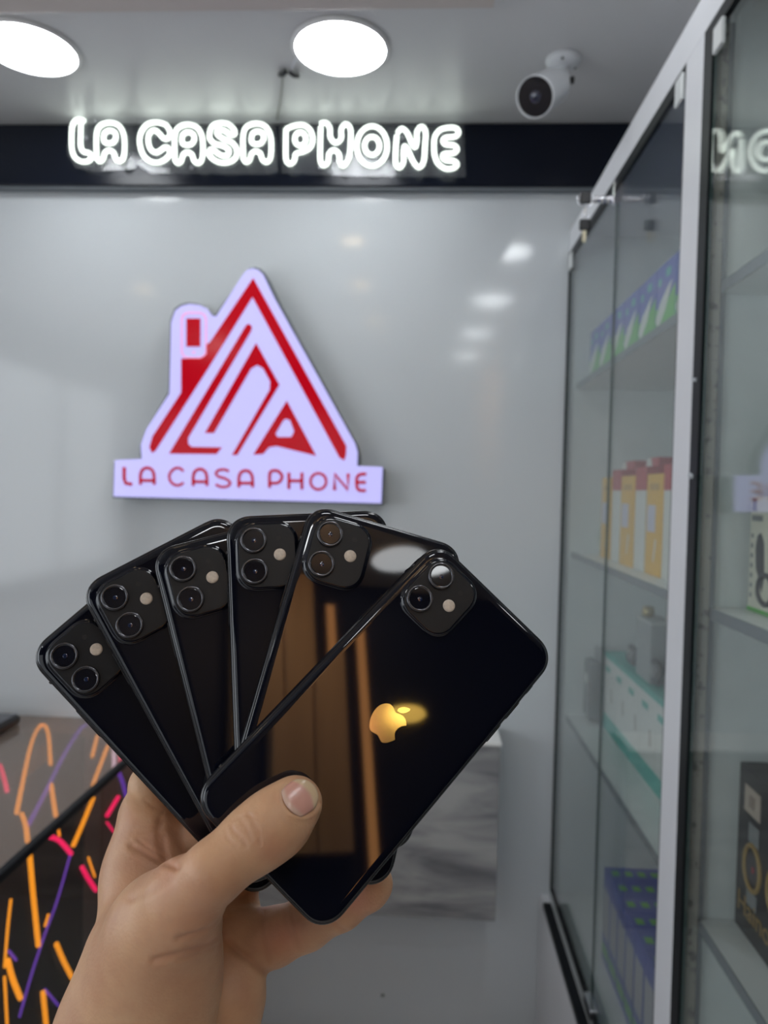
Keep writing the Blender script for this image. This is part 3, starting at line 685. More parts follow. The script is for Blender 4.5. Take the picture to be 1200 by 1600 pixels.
obj('card', BX(GX + .10, GX + .104, 1.985, 2.075, Z3 + .0005, Z3 + .20), Mgry, t)
obj('blister', BX(GX + .07, GX + .10, 1.99, 2.07, Z3 + .01, Z3 + .17, bev=.01), mat('smoky_plastic', (.12, .13, .135), .2), t)
obj('badge', lathe([(0, 0), (.014, 0), (.014, .002), (0, .002)], (GX + .0695, 2.03, Z3 + .12), (-1, 0, 0), 20), Mwh, t)
# bottom: blue cartons with lime dots
xb = GX + .075
bd = [a + ' row of the bottom shelf' for a in ('farthest', 'second', 'third', 'fourth', 'fifth', 'sixth', 'seventh', 'nearest')]
for k in range(8):
    y1 = 1.80 - k * .066; y0 = y1 - .064
    for c_ in range(2):
        xx = xb + c_ * .132
        t = thing('dotted_blue_box', 'blue box with lime dots, ' + bd[k] + (', glass side' if c_ == 0 else ', back side'), 'box', (xx + .065, (y0 + y1) / 2, ZB), 'blue boxes with lime dots')
        obj('carton', BX(xx, xx + .130, y0, y1, ZB + .0005, ZB + .225, bev=.001), Mblue, t)
        bm = bmesh.new()
        for j in range(4):
            cxx = xx + .018 + j * .031
            box(bm, cxx - .008, cxx + .008, y0 + .022, y0 + .042, ZB + .225, ZB + .2265)
        obj('lime_dots', bm, Mdot, t, kind='stuff')
        if c_ == 0:
            plate([(y0 + .006, ZB + .07), (y1 - .006, ZB + .07), (y1 - .006, ZB + .18), (y0 + .006, ZB + .18)], xx, mat('grey_white_print', (.42, .43, .46), .5), t, 'printed_panel')
            plate(q4(y0 + .004, y1 - .004, ZB + .02, ZB + .045), xx, Mgreen, t, 'green_band')
# near bay goods
xo = P(1168, 940, 1, 1.078).x; hH = P(1168, 775, 1, 1.078).z - Z2
t = thing('headset_box', 'cream box with a dark headset picture on the near middle shelf', 'box', (xo + .03, 1.0, Z2))
obj('carton', BX(xo, xo + .07, .90, 1.078, Z2 + .0015, Z2 + hH, bev=.001), Mcream, t)
obj('green_base', BX(xo - .0008, xo + .0708, .8995, 1.0785, Z2 + .0005, Z2 + .006), Mgreen, t)
plate([(1.055, Z2 + .062), (1.046, Z2 + .05), (1.036, Z2 + .03), (1.03, Z2 + .05), (1.034, Z2 + .1), (1.043, Z2 + .112), (1.053, Z2 + .108), (1.058, Z2 + .09)], xo, Mink, t, 'printed_headset')
obj('printed_ring', tube(bmesh.new(), [(xo - .0002, 1.024 + .022 * math.cos(a), Z2 + .035 + .02 * math.sin(a)) for a in [i * math.pi / 10 for i in range(20)]], .004, True), Mink, t, smooth=True)
for k in range(7): plate(q4(1.066, 1.073, Z2 + .02 + .014 * k, Z2 + .026 + .014 * k), xo, Mgry, t, 'printed_line')
plate(q4(1.04, 1.072, Z2 + .128, Z2 + .136), xo, Mgry, t, 'printed_line'); plate(q4(1.06, 1.073, Z2 + .142, Z2 + .16), xo, Mgry, t, 'printed_line')
t = thing('pale_box', 'pale box with dark print at the top right edge, on the near upper shelf', 'box', (xo + .03, 1.0, Z1))
obj('carton', BX(xo + .012, xo + .07, .88, 1.07, Z1 + .0005, Z1 + .145, bev=.001), Mcream, t)
for k in range(4): plate(q4(1.0, 1.05, Z1 + .05 + k * .02, Z1 + .058 + k * .02), xo + .012, Mink, t, 'printed_line')
xk = P(1148, 1420, 1, 1.086).x
t = thing('watch_box', 'black box with a gold smartwatch picture and gold lettering on the near lower shelf', 'box', (xk + .04, 1.0, Z3))
obj('carton', BX(xk, xk + .09, .80, 1.086, Z3 + .0005, P(1160, 1190, 1, 1.086).z, bev=.001), Mchar, t)
plate(q4(1.018, 1.066, Z3 + .176, Z3 + .213), xk, mat('tan_sticker', (.42, .35, .30), .5), t, 'sticker')
plate(q4(1.034, 1.05, Z3 + .186, Z3 + .203), xk - .0007, mat('brown_print', (.25, .2, .17), .5), t, 'sticker_print')
for k in range(3):
    bmw = tube(bmesh.new(), [(xk - .0005, 1.035 - k * .07 + .024 * math.cos(a), Z3 + .105 + .031 * math.sin(a)) for a in [i * math.pi / 14 for i in range(28)]], .0035, True)
    obj('printed_watch', bmw, Mgold, t, smooth=True)
    obj('watch_face', CY((xk - .0008, 1.035 - k * .07, Z3 + .105), (xk + .0002, 1.035 - k * .07, Z3 + .105), .02, n=24), Mink, t)
    plate(q4(1.02 - k * .07, 1.05 - k * .07, Z3 + .138, Z3 + .165), xk, Mgry, t, 'printed_strap')
    plate(q4(1.02 - k * .07, 1.05 - k * .07, Z3 + .05, Z3 + .072), xk, Mgry, t, 'printed_strap')
    plate(q4(1.030 - k * .07, 1.034 - k * .07, Z3 + .1, Z3 + .108), xk - .0008, Mred, t, 'printed_dot')
# lettering runs towards the viewer (-y) on the face that looks to -x
Mtx = Matrix(((0, 0, -1, xk - .0008), (-1, 0, 0, 1.078), (0, 1, 0, Z3 + .028), (0, 0, 0, 1)))
text_mesh('lettering', 'HainoTeko', .042, Mtx, Mgold, .0004, t)
Mtx2 = Matrix(((0, 0, -1, xk - .0008), (-1, 0, 0, 1.072), (0, 1, 0, Z3 + .012), (0, 0, 0, 1)))

# ------------------------------------------------------------------ phones
PW, PH, PT = .0757, .1509, .0083
POSES = {"1": [[[0.71568, -0.67677, -0.17259], [0.69611, 0.67106, 0.25518], [-0.05688, -0.30276, 0.95137]], [24.898, 11.979, 335.482]], "2": [[[0.95156, -0.23861, -0.1939], [0.28313, 0.92591, 0.25005], [0.11987, -0.29284, 0.94862]], [-33.632, -4.816, 337.898]], "3": [[[0.97699, 0.08622, -0.19507], [-0.0362, 0.96841, 0.24673], [0.21018, -0.23399, 0.94925]], [-72.832, 1.262, 336.973]], "4": [[[0.93464, 0.29347, -0.20081], [-0.24263, 0.93914, 0.24321], [0.25996, -0.17859, 0.94896]], [-106.723, 17.246, 334.22]], "5": [[[0.83347, 0.51138, -0.20933], [-0.46307, 0.85311, 0.24035], [0.30149, -0.10339, 0.94785]], [-138.598, 33.917, 331.26]], "6": [[[0.69505, 0.69374, -0.18876], [-0.65345, 0.71906, 0.23655], [0.29984, -0.04107, 0.95311]], [-161.612, 64.227, 329.854]]}
_R3 = np.array(POSES['3'][0]); _t3 = np.array(POSES['3'][1]); _c3 = _t3 + _R3[:, 0] * 37.85; _th = math.radians(2.2)
_u3 = _R3[:, 0] * math.cos(_th) - _R3[:, 2] * math.sin(_th); _n3 = _R3[:, 2] * math.cos(_th) + _R3[:, 0] * math.sin(_th)
POSES['3'] = [np.stack([_u3, _R3[:, 1], _n3], 1).tolist(), (_c3 - _u3 * 37.85).tolist()]      # this phone leans a little against the next
M_pback = mat('black_phone_glass', (.0028, .0036, .0085), .035, spec=.55)
M_pframe = mat('black_phone_frame', (.008, .008, .010), .2, spec=.35)
M_bump = mat('matte_camera_plateau', (.010, .0105, .012), .42, spec=.3)
M_ring = mat('dark_lens_ring', (.10, .10, .11), .22, metal=.8)
M_lens = mat('lens_glass', (.002, .003, .008), .03, coat=1)
M_blue = mat('lens_core', (.006, .015, .05), .1, coat=1)
M_flash = mat('flash_diffuser', (.62, .52, .42), .35, noise=.12, bscale=900)
M_hole = mat('microphone_hole', (.001, .001, .001), .5)
M_emblem = mat('polished_grey_emblem', (.40, .37, .34), .10, metal=1.0)

def rrect(w0, w1, h0, h1, r, n=10):
    pts = []
    for cx, cy, a0 in ((w1 - r, h0 + r, -90), (w1 - r, h1 - r, 0), (w0 + r, h1 - r, 90), (w0 + r, h0 + r, 180)):
        for k in range(n + 1):
            a = math.radians(a0 + 90 * k / n)
            # slightly squarish (continuous) corner
            ca, sa = math.cos(a), math.sin(a)
            e = 0.92
            pts.append((cx + r * math.copysign(abs(ca) ** e, ca), cy + r * math.copysign(abs(sa) ** e, sa)))
    return pts
def loft(loops, cap0=True, cap1=True):
    """loops: list of (pts2d, w)"""
    bm = bmesh.new(); R = [[bm.verts.new((x, y, z)) for x, y in pts] for pts, z in loops]
    for A, B in zip(R[:-1], R[1:]):
        n = len(A)
        for i in range(n): bm.faces.new((A[i], A[(i + 1) % n], B[(i + 1) % n], B[i]))
    if cap0: bm.faces.new(R[0][::-1])
    if cap1: bm.faces.new(R[-1])
    return bm
RAD = .0115
def ol(ins): return rrect(ins, PW - ins, ins, PH - ins, RAD - ins)
# emblem outline measured on the front phone, carried into phone coordinates
_R1 = np.array(POSES['1'][0]); _t1 = np.array(POSES['1'][1])
def to_phone1(px, py):
    d = np.array([(px - 600) / F, (py - 800) / F, 1.0]); n = _R1[:, 2]
    p = d * ((_t1 @ n) / (d @ n)); q = _R1.T @ (p - _t1)
    return (q[0] / 1000, q[1] / 1000)
_cv = lambda a: to_phone1(540 + a[0] / 8.571, 1060 + a[1] / 8.571)
EMB = [_cv(p) for p in catmull([(585, 340), (628, 372), (655, 425), (672, 458), (710, 474), (765, 502), (803, 555), (812, 610)], False, 4)] + [_cv(p) for p in catmull([(812, 633), (760, 638), (705, 665), (668, 710), (655, 765), (663, 815)], False, 4)] + [_cv(p) for p in catmull([(655, 822), (600, 847), (530, 863), (485, 853), (455, 813), (430, 760), (380, 730), (335, 698), (318, 640), (326, 565), (355, 485), (400, 412), (460, 358), (530, 335)], False, 4)]
LEAF = [_cv(p) for p in catmull([(693, 428), (725, 394), (795, 384), (864, 411), (835, 447), (775, 465), (720, 455)], True, 3)]

PL = {'1': 'black smartphone in front of the fan, held by the thumb, showing its silver emblem',
      '2': 'black smartphone second in the fan, with a brown reflection under its camera',
      '3': 'black smartphone standing nearly upright in the middle of the fan',
      '4': 'black smartphone fourth from the front, tilted slightly left',
      '5': 'black smartphone second from the left, tilted left with scratched upper lens',
      '6': 'black smartphone at the far left and back of the fan, lying lowest'}
def phone(k):
    Rp = np.array(POSES[k][0]); tp = np.array(POSES[k][1])
    o = c2w(tp); u, v, n = (c2w_vec(Rp[:, i]) for i in range(3))
    mtx = Matrix(((u.x, v.x, n.x, o.x), (u.y, v.y, n.y, o.y), (u.z, v.z, n.z, o.z), (0, 0, 0, 1)))
    t = thing('smartphone', PL[k], 'phone', mtx=mtx, group='black smartphones fanned out in the hand')
    def part(name, bm, m, parent=None, smooth=False, **pr):
        bmesh.ops.recalc_face_normals(bm, faces=bm.faces[:])
        me = bpy.data.meshes.new(name); bm.to_mesh(me); bm.free(); me.materials.append(m)
        if smooth:
            for f in me.polygons: f.use_smooth = True
        ob = bpy.data.objects.new(name, me); C.objects.link(ob); ob.parent = parent or t
        for a, b in pr.items(): ob[a] = b
        return ob
    fr = part('frame', loft([(ol(.0013), .0007), (ol(.0005), .0013), (ol(.00012), .0024), (ol(0), .0040), (ol(.00012), .0057), (ol(.0005), .0068), (ol(.0013), .0074)]), M_pframe, smooth=True)
    for f in fr.data.polygons:
        if len(f.vertices) > 4: f.use_smooth = False
    # antenna bands across the frame
    mb_ = mat('dull_antenna_band', (.03, .03, .032), .5)
    for (a, b) in ((-.0002, .0165), (-.0002, PH - .0175)):
        part('antenna_band', box(bmesh.new(), a, a + .0012, b, b + .0011, .0012, .0068), mb_, fr)
    gl = part('back_glass', loft([(ol(.0045), 0), (ol(.0030), .00004), (ol(.0020), .00022), (ol(.0014), .00055), (ol(.0013), .0009)], True, False), M_pback, smooth=True)
    for f in gl.data.polygons:
        if len(f.vertices) > 4: f.use_smooth = False
    part('front_glass', loft([(ol(.0013), .0073), (ol(.0014), .0078), (ol(.0022), .0083)]), M_pback, smooth=False)
    part('side_button', box(bmesh.new(), -.0003, .0004, .034, .050, .0028, .0054, bev=.0002), M_pframe, fr)
    for y0 in (.028, .041): part('volume_button', box(bmesh.new(), PW - .0004, PW + .0004, y0, y0 + .0095, .0028, .0054, bev=.0002), M_pframe, fr)
    part('mute_switch', box(bmesh.new(), PW - .0004, PW + .0003, .0180, .0228, .003, .0052, bev=.0002), M_pframe, fr)
    # camera plateau: polished lip then matte top
    b0, b1, h0, h1 = .0046, .0318, .0046, .0352
    g = lambda i: rrect(b0 + i, b1 - i, h0 + i, h1 - i, .0092 - i)
    lip = part('camera_plateau', loft([(g(-.0009), .00002), (g(-.0003), -.0002), (g(0), -.0006), (g(.0002), -.0010), (g(.0007), -.0012), (g(.0012), -.0012)], False, True), M_pback, smooth=True)
    for f in lip.data.polygons:
        if len(f.vertices) > 4: f.use_smooth = False
    part('plateau_top', loft([(g(.0009), -.0012), (g(.0010), -.00128), (g(.0014), -.0013)], True, True), M_bump, lip)
    for (a, b) in ((.0124, .0127), (.0123, .0270)):
        z = -.0013
        part('lens_ring', lathe([(.0047, z - .0009), (.0050, z - .0015), (.0057, z - .0015), (.0060, z - .0011), (.0061, z)], (a, b, 0), (0, 0, 1), 40), M_ring, lip, smooth=True)
        part('lens', lathe([(0, z - .0010), (.0046, z - .0010), (.0050, z - .0009)], (a, b, 0), (0, 0, 1), 40), M_lens, lip)
        part('lens_core', lathe([(0, z - .00104), (.0008, z - .00104), (.0010, z - .0010)], (a + .0002, b + .0002, 0), (0, 0, 1), 16), M_blue, lip, smooth=True)
    part('flash', lathe([(0, -.00185), (.0020, -.0018), (.0027, -.0016), (.0028, -.0012)], (.02394, .01984, 0), (0, 0, 1), 28), M_flash, lip, smooth=True)
    part('microphone', lathe([(0, -.00134), (.0011, -.00134), (.0012, -.0012)], (.02394, .01212, 0), (0, 0, 1), 20), M_hole, lip)
    part('emblem', prism([EMB], lambda a, b: Vector((a, b, -.00006)), Vector((0, 0, .00005))), M_emblem)
    part('emblem', prism([LEAF], lambda a, b: Vector((a, b, -.00006)), Vector((0, 0, .00005))), M_emblem)
    return t
for k in '123456': phone(k)

# ------------------------------------------------------------------ hand (one continuous surface from a distance field)
def cz(px, py, z):      # pixel + depth(mm) -> camera millimetres
    return np.array([(px - 600) / F * z, (py - 800) / F * z, z], float)
def plane_z(k, px, py, off=0.0):   # depth of phone k's surface (off mm towards the screen side) at a pixel
    Rp = np.array(POSES[k][0]); tp = np.array(POSES[k][1]) + Rp[:, 2] * off
    d = np.array([(px - 600) / F, (py - 800) / F, 1.0])
    return (tp @ Rp[:, 2]) / (d @ Rp[:, 2])
class Cap:
    def __init__(s, a, b, ra, rb, k=6.0, fl=1.0, g=0): s.a, s.b, s.ra, s.rb, s.k, s.fl, s.g = a, b, ra, rb, k, fl, g
def chain(L, k=6.0, fl=1.0, g=0):
    """L: (px, py, z_mm, radius_px) ; radius converted at depth"""
    pts = [(cz(a, b, z), r * z / F) for a, b, z, r in L]
    return [Cap(pts[i][0], pts[i + 1][0], pts[i][1], pts[i + 1][1], k, fl, g) for i in range(len(pts) - 1)]
def thz(px, py, rpx):   # thumb centre depth so that it just rests on the front phone
    z = plane_z('1', px, py)
    return z - rpx * z / F * 1.0 + 0.4
thumb = []
for px, py, r in ((461, 1256, 43), (434, 1283, 50), (408, 1303, 49), (385, 1320, 46)):
    thumb.append((px, py, thz(px, py, r), r))
thumb += [(336, 1361, 273, 46), (288, 1406, 281, 60), (256, 1460, 293, 76)]
PARTS = []
PARTS += chain(thumb, 5, 1.0)
PARTS += chain([(254, 1450, 294, 73), (242, 1535, 300, 90), (216, 1640, 304, 113)], 16, .8)       # ball of the thumb
PARTS += chain([(222, 1490, 314, 80), (206, 1610, 312, 100), (160, 1900, 310, 126), (60, 2350, 312, 138)], 16, .80)        # wrist, forearm
PARTS += chain([(243, 1280, 356, 56), (232, 1370, 348, 62), (232, 1470, 330, 76)], 14, 1.0)        # index side of the palm
PARTS += chain([(300, 1370, 362, 50), (290, 1440, 350, 60), (300, 1520, 332, 60)], 9, 1.0)        # hollow of the palm
PARTS += chain([(366, 1430, 352, 42), (352, 1500, 334, 48), (330, 1600, 322, 60), (250, 1850, 318, 80)], 7, 1.0)          # little-finger side of the palm
PARTS += chain([(378, 1478, 336, 38), (368, 1560, 324, 42), (350, 1640, 318, 46)], 6, 1.0)
# four fingers behind the stack: index, middle, ring hidden, little finger in view at the bottom
b6 = lambda px, py, r: plane_z('6', px, py, 8.3) + r * 345 / F + 1.2
def fing(L, k=4.0): return chain([(px, py, b6(px, py, r) if z is None else z, r) for px, py, z, r in L], k)
PARTS += fing([(243, 1268, 356, 52), (238, 1228, None, 34), (300, 1150, None, 30), (370, 1118, None, 27), (420, 1105, None, 24)])
PARTS += fing([(300, 1350, 362, 46), (330, 1270, None, 33), (400, 1200, None, 30), (470, 1170, None, 28), (520, 1160, None, 24)])
PARTS += fing([(350, 1410, 356, 42), (400, 1330, None, 32), (470, 1290, None, 30), (530, 1270, None, 28), (570, 1262, None, 24)])
PARTS += chain([(384, 1470, 338, 42), (428, 1464, 342, 41), (480, 1443, 342, 37), (533, 1415, 336, 34), (575, 1388, 333, 31), (584, 1379, 333, 30)], 4)

def build_hand():
    h = 1.45
    lo = np.array([-152., 88., 246.]); hi = np.array([8., 300., 386.])
    nx, ny, nz = (np.ceil((hi - lo) / h)).astype(int) + 1
    xs, ys, zs = (lo[i] + h * np.arange(n) for i, n in enumerate((nx, ny, nz)))
    field = np.full((nx, ny, nz), 1e3, np.float32)
    for c_ in PARTS:
        R = max(c_.ra, c_.rb) + c_.k + 6
        mn = np.minimum(c_.a, c_.b) - R; mx = np.maximum(c_.a, c_.b) + R
        i0 = np.clip(((mn - lo) / h).astype(int), 0, None); i1 = np.minimum(((mx - lo) / h).astype(int) + 2, (nx, ny, nz))
        if (i1 <= i0).any(): continue
        X, Y, Z = np.meshgrid(xs[i0[0]:i1[0]], ys[i0[1]:i1[1]], zs[i0[2]:i1[2]], indexing='ij')
        q = np.stack([X, Y, Z], -1).astype(np.float32)
        d = c_.b - c_.a; L2 = max(d @ d, 1e-6)
        tt = np.clip(((q - c_.a) @ d) / L2, 0, 1)
        df = q - (c_.a + tt[..., None] * d)
        df[..., 2] /= c_.fl
        dist = np.sqrt((df ** 2).sum(-1)) - (c_.ra + tt * (c_.rb - c_.ra))
        sub = field[i0[0]:i1[0], i0[1]:i1[1], i0[2]:i1[2]]
        k = c_.k
        hh = np.clip(.5 + .5 * (sub - dist) / k, 0, 1)
        field[i0[0]:i1[0], i0[1]:i1[1], i0[2]:i1[2]] = sub * (1 - hh) + dist * hh - k * hh * (1 - hh)
    # keep the flesh off the phones: carve each phone's slab (pressed contact, no overlap)
    X, Y, Z = np.meshgrid(xs, ys, zs, indexing='ij')
    near = np.abs(field) < 14
    idx = np.argwhere((field < 14))
    pts = lo + idx * h
    val = field[idx[:, 0], idx[:, 1], idx[:, 2]].copy()
    for k, (Rp, tp) in POSES.items():
        Rp = np.array(Rp); q = (pts - np.array(tp)) @ Rp
        cx = np.abs(q[:, 0] - 37.85) - (37.85 - 11); cy = np.abs(q[:, 1] - 75.45) - (75.45 - 11)
        d2 = np.hypot(np.maximum(cx, 0), np.maximum(cy, 0)) + np.minimum(np.maximum(cx, cy), 0) - 11
        dz = np.abs(q[:, 2] - 4.15) - 4.25
        sd = np.maximum(d2, dz)
        # smooth subtraction
        kk = 1.2; a_ = -sd + .15; hh = np.clip(.5 + .5 * (a_ - val) / kk, 0, 1)
        val = val * (1 - hh) + a_ * hh + kk * hh * (1 - hh)
    field[idx[:, 0], idx[:, 1], idx[:, 2]] = val
    # naive surface nets
    f = field; ins = f < 0
    cnt = np.zeros((nx - 1, ny - 1, nz - 1), int); 
    corners = [(i, j, k) for i in (0, 1) for j in (0, 1) for k in (0, 1)]
    for i, j, k in corners: cnt += ins[i:nx - 1 + i, j:ny - 1 + j, k:nz - 1 + k]
    act = (cnt > 0) & (cnt < 8)
    ids = -np.ones(act.shape, int); cells = np.argwhere(act); ids[act] = np.arange(len(cells))
    acc = np.zeros((len(cells), 3)); n = np.zeros(len(cells))
    for a in range(8):
        for b in range(a + 1, 8):
            ca, cb = np.array(corners[a]), np.array(corners[b])
            if np.abs(ca - cb).sum() != 1: continue
            fa = f[tuple((cells + ca).T)]; fb = f[tuple((cells + cb).T)]
            m = (fa < 0) != (fb < 0); t_ = np.where(m, fa / np.where(m, fa - fb, 1), 0)
            acc += np.where(m[:, None], ca + t_[:, None] * (cb - ca), 0); n += m
    V = lo + (cells + acc / n[:, None]) * h
    faces = []
    for ax in range(3):
        o = [1, 1, 1]; o[ax] = 0
        sl0 = [slice(1, s - 1) for s in f.shape]; sl0[ax] = slice(0, f.shape[ax] - 1)
        sl1 = list(sl0); sl1[ax] = slice(1, f.shape[ax])
        A = ins[tuple(sl0)]; B = ins[tuple(sl1)]
        e = np.argwhere(A != B) + np.array(o)
        u, v = [(1, 2), (2, 0), (0, 1)][ax]
        def at(du, dv):
            g = e.copy(); g[:, u] -= du; g[:, v] -= dv
            return ids[tuple(g.T)]
        q = np.stack([at(1, 1), at(0, 1), at(0, 0), at(1, 0)], 1)
        flip = ~ins[tuple(e.T)]
        q[flip] = q[flip][:, ::-1]
        q = q[(q >= 0).all(1)]
        faces.append(q)
    Fq = np.concatenate(faces)
    return V, Fq, field, lo, h
V, FQ, FIELD, LO, HH = build_hand()

def field_at(p):
    g = (p - LO) / HH; i = np.floor(g).astype(int); i = np.clip(i, 0, np.array(FIELD.shape) - 2); fr = g - i
    r = 0
    for a in (0, 1):
        for b in (0, 1):
            for c_ in (0, 1):
                r = r + FIELD[i[..., 0] + a, i[..., 1] + b, i[..., 2] + c_] * (fr[..., 0] if a else 1 - fr[..., 0]) * (fr[..., 1] if b else 1 - fr[..., 1]) * (fr[..., 2] if c_ else 1 - fr[..., 2])
    return r
def hit(px, py, z0=240.0):
    d = np.array([(px - 600) / F, (py - 800) / F, 1.0]); z = z0
    for _ in range(400):
        v = field_at(d * z)
        if v < 0.02 or z > 360: break
        z += min(3.0, max(.15, v * .5))
    return d * z
def grad(p):
    e = .8
    return np.array([field_at(p + np.eye(3)[i] * e) - field_at(p - np.eye(3)[i] * e) for i in range(3)]) / (2 * e)

# mesh, one level of smoothing, then skin creases
me = bpy.data.meshes.new('hand_base')
me.from_pydata(V.tolist(), [], FQ.tolist())
tmp = bpy.data.objects.new('tmp', me); C.objects.link(tmp)
ms = tmp.modifiers.new('s', 'SMOOTH'); ms.iterations = 4; ms.factor = .5
sb = tmp.modifiers.new('u', 'SUBSURF'); sb.levels = 1; sb.render_levels = 1
dg = bpy.context.evaluated_depsgraph_get(); dg.update()
hm = bpy.data.meshes.new_from_object(tmp.evaluated_get(dg)); bpy.data.objects.remove(tmp)
nv = len(hm.vertices)
co = np.zeros(nv * 3); hm.vertices.foreach_get('co', co); co = co.reshape(-1, 3)
no = np.zeros(nv * 3); hm.vertex_normals.foreach_get('vector', no); no = no.reshape(-1, 3)
px = 600 + F * co[:, 0] / co[:, 2]; py = 800 + F * co[:, 1] / co[:, 2]
view = -co / np.linalg.norm(co, axis=1)[:, None]
facing = np.clip((no * view).sum(1) * 2.5, 0, 1)
if (no * view).sum() * 0 + np.mean((no * (co - co.mean(0))).sum(1)) < 0:
    hm.flip_normals(); no = -no; facing = np.clip((no * view).sum(1) * 2.5, 0, 1)
# (polyline px, width px, depth mm, redness)
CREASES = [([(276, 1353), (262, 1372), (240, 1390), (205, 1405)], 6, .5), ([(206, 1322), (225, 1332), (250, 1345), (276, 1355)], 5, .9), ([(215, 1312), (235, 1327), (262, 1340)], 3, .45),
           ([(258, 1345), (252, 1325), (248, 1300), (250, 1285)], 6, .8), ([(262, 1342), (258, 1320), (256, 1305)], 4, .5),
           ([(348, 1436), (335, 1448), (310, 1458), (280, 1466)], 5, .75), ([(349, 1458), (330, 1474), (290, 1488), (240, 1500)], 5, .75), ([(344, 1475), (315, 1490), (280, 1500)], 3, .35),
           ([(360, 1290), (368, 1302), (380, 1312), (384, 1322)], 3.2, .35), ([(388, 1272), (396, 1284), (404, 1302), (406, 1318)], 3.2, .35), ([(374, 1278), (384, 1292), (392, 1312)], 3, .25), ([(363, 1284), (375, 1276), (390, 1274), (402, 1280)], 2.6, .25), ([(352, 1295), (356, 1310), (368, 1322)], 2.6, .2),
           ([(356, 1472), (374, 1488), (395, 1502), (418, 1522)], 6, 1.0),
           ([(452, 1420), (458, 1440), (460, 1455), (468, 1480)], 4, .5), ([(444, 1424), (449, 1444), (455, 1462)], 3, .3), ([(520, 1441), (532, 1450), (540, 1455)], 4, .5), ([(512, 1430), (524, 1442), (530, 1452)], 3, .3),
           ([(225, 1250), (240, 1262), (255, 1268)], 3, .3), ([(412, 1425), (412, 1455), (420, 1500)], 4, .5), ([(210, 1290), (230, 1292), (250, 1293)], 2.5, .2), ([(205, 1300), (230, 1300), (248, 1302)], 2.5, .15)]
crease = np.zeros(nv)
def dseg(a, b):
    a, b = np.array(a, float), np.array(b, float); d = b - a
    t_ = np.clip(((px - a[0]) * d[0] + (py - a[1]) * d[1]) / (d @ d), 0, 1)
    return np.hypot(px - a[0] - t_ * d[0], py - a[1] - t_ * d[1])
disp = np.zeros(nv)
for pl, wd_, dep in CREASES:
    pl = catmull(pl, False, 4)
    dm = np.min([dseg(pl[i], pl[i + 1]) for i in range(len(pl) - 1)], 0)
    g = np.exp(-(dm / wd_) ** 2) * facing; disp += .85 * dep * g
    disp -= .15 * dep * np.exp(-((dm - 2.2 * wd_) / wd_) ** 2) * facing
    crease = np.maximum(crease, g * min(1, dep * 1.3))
# thumbnail bed
nc, na, nb = np.array([470., 1245.]), np.array([.80, -.60]), np.array([.60, .80])
du = (px - nc[0]) * na[0] + (py - nc[1]) * na[1]; dv = (px - nc[0]) * nb[0] + (py - nc[1]) * nb[1]
el = np.sqrt((du / 28) ** 2 + (dv / 29) ** 2)
disp += .4 * np.clip(1.05 - el, 0, 1) ** .5 * facing * (el < 1.05)
disp -= .45 * np.exp(-((el - 1.18) / .12) ** 2) * facing * (du < 16)
co = co - no * disp[:, None]
red = np.exp(-(np.hypot(px - 440, py - 1465) / 34) ** 2) * .9 + np.exp(-(np.hypot(px - 555, py - 1405) / 30) ** 2) * .9 + .55 * np.exp(-(np.hypot(px - 255, py - 1330) / 45) ** 2)
red += .35 * np.exp(-(np.hypot(px - 430, py - 1330) / 28) ** 2) + .35 * np.exp(-(np.hypot(px - 290, py - 1460) / 60) ** 2)
yel = np.exp(-(np.hypot(px - 488, py - 1236) / 16) ** 2)
wco = (co / 1000.0) @ RC           # RC.T applied to row vectors
wco = np.stack([wco[:, 0] + EYE.x, wco[:, 2] + EYE.y, -wco[:, 1] + EYE.z], 1)
hm.vertices.foreach_set('co', wco.ravel())
at = hm.attributes.new('tint', 'FLOAT_COLOR', 'POINT')
at.data.foreach_set('color', np.stack([np.clip(red, 0, 1), np.clip(crease, 0, 1), np.clip(yel, 0, 1), np.ones(nv)], 1).ravel())
hm.update()
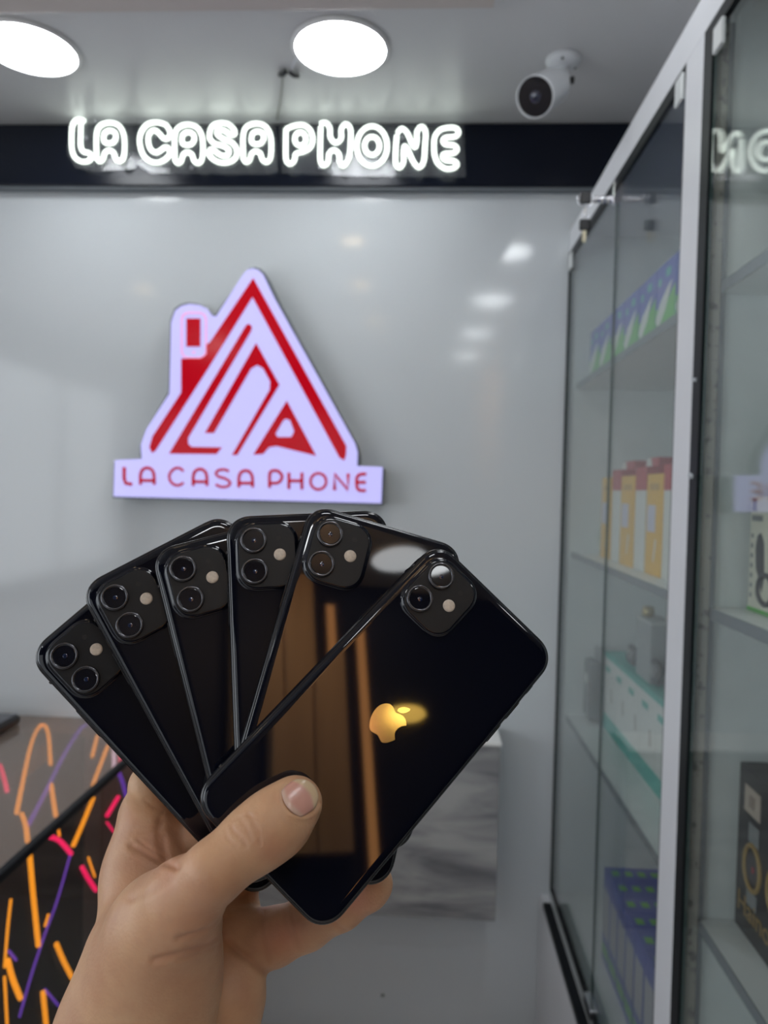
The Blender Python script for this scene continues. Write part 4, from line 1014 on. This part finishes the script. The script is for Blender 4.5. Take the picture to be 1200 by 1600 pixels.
def skin_mat():
    m = mat('skin', (.6, .38, .24), .48, sss=.12, spec=.4); nt = m.node_tree; b = nt.nodes['Principled BSDF']; N = nt.nodes.new; K = nt.links.new
    at = N('ShaderNodeAttribute'); at.attribute_name = 'tint'; sp = N('ShaderNodeSeparateColor'); K(at.outputs['Color'], sp.inputs[0])
    tc = N('ShaderNodeTexCoord')
    n1 = N('ShaderNodeTexNoise'); n1.inputs['Scale'].default_value = 45; n1.inputs['Detail'].default_value = 4; K(tc.outputs['Object'], n1.inputs['Vector'])
    r = N('ShaderNodeValToRGB'); e = r.color_ramp.elements
    e[0].position = .35; e[0].color = (.50, .27, .155, 1); e[1].position = .66; e[1].color = (.60, .36, .205, 1)
    K(n1.outputs['Fac'], r.inputs[0])
    def mx(src, col, fac, mul):
        q = N('ShaderNodeMix'); q.data_type = 'RGBA'; f_ = N('ShaderNodeMath'); f_.operation = 'MULTIPLY'; f_.inputs[1].default_value = mul
        K(fac, f_.inputs[0]); K(f_.outputs[0], q.inputs[0]); K(src, q.inputs[6]); q.inputs[7].default_value = (*col, 1); return q.outputs[2]
    c1_ = mx(r.outputs[0], (.56, .20, .13), sp.outputs[0], .55)
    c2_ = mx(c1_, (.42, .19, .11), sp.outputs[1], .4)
    K(c2_, b.inputs['Base Color'])
    n2 = N('ShaderNodeTexNoise'); n2.inputs['Scale'].default_value = 900; n2.inputs['Detail'].default_value = 3; K(tc.outputs['Object'], n2.inputs['Vector'])
    v = N('ShaderNodeTexVoronoi'); v.inputs['Scale'].default_value = 700; K(tc.outputs['Object'], v.inputs['Vector'])
    ad = N('ShaderNodeMath'); ad.operation = 'ADD'; K(n2.outputs['Fac'], ad.inputs[0]); K(v.outputs['Distance'], ad.inputs[1])
    bp = N('ShaderNodeBump'); bp.inputs['Strength'].default_value = .35; bp.inputs['Distance'].default_value = .0002; K(ad.outputs[0], bp.inputs['Height']); K(bp.outputs['Normal'], b.inputs['Normal'])
    return m
hand = obj('hand', hm, skin_mat(), smooth=True)
tag(hand, 'bare left hand gripping the fan of phones, thumb across the front phone', 'hand')

# thumbnail
def nail():
    nu, nv_ = 22, 18
    G = []; cols = []
    for i in range(nu + 1):
        for j in range(nv_ + 1):
            s = i / nu * 2 - 1; t_ = j / nv_ * 2 - 1          # s: base -> tip
            w_ = 27 * (1 - .10 * max(0, -s) ** 3 - .22 * max(0, s) ** 3)
            a = nc + na * (s * (23 + 3 * (1 - t_ * t_)) - 1 + (4 * t_ * t_ if s < 0 else -7 * t_ * t_ * s)) + nb * (t_ * w_)
            p = hit(a[0], a[1]); g = grad(p); g /= np.linalg.norm(g) + 1e-9
            edge = min(1, (1 - abs(t_)) * 5) * min(1, (1 + s) * 5)
            p = p + g * (.15 + .45 * edge)
            G.append(p)
            tip = max(0, min(1, (s - .42 - .25 * (t_ * t_) * -1) * 5))
            lun = max(0, min(1, (-s - .62 + .0 * t_) * 5))
            cols.append((tip, lun, 0, 1))
    G = np.array(G).reshape(nu + 1, nv_ + 1, 3)
    for _ in range(3):
        G[1:-1, 1:-1] = .5 * G[1:-1, 1:-1] + .125 * (G[2:, 1:-1] + G[:-2, 1:-1] + G[1:-1, 2:] + G[1:-1, :-2])
    W = (G.reshape(-1, 3) / 1000) @ RC; W = np.stack([W[:, 0], W[:, 2], EYE.z - W[:, 1]], 1)
    fs = [(i * (nv_ + 1) + j, i * (nv_ + 1) + j + 1, (i + 1) * (nv_ + 1) + j + 1, (i + 1) * (nv_ + 1) + j) for i in range(nu) for j in range(nv_)]
    me = bpy.data.meshes.new('thumbnail'); me.from_pydata(W.tolist(), [], fs)
    at = me.attributes.new('tint', 'FLOAT_COLOR', 'POINT'); at.data.foreach_set('color', np.array(cols).ravel())
    m = mat('fingernail', (.6, .3, .25), .32, spec=.4, coat=.2, coat_rough=.2, sss=.1); nt = m.node_tree; b = nt.nodes['Principled BSDF']; N = nt.nodes.new; K = nt.links.new
    at = N('ShaderNodeAttribute'); at.attribute_name = 'tint'; sp = N('ShaderNodeSeparateColor'); K(at.outputs['Color'], sp.inputs[0])
    q = N('ShaderNodeMix'); q.data_type = 'RGBA'; K(sp.outputs[0], q.inputs[0]); q.inputs[6].default_value = (.60, .30, .235, 1); q.inputs[7].default_value = (.62, .44, .27, 1)
    q2 = N('ShaderNodeMix'); q2.data_type = 'RGBA'; K(sp.outputs[1], q2.inputs[0]); K(q.outputs[2], q2.inputs[6]); q2.inputs[7].default_value = (.62, .40, .31, 1)
    K(q2.outputs[2], b.inputs['Base Color'])
    o = obj('thumbnail', me, m, hand, smooth=True)
    sd = o.modifiers.new('t', 'SOLIDIFY'); sd.thickness = .0004; sd.offset = 0
nail()
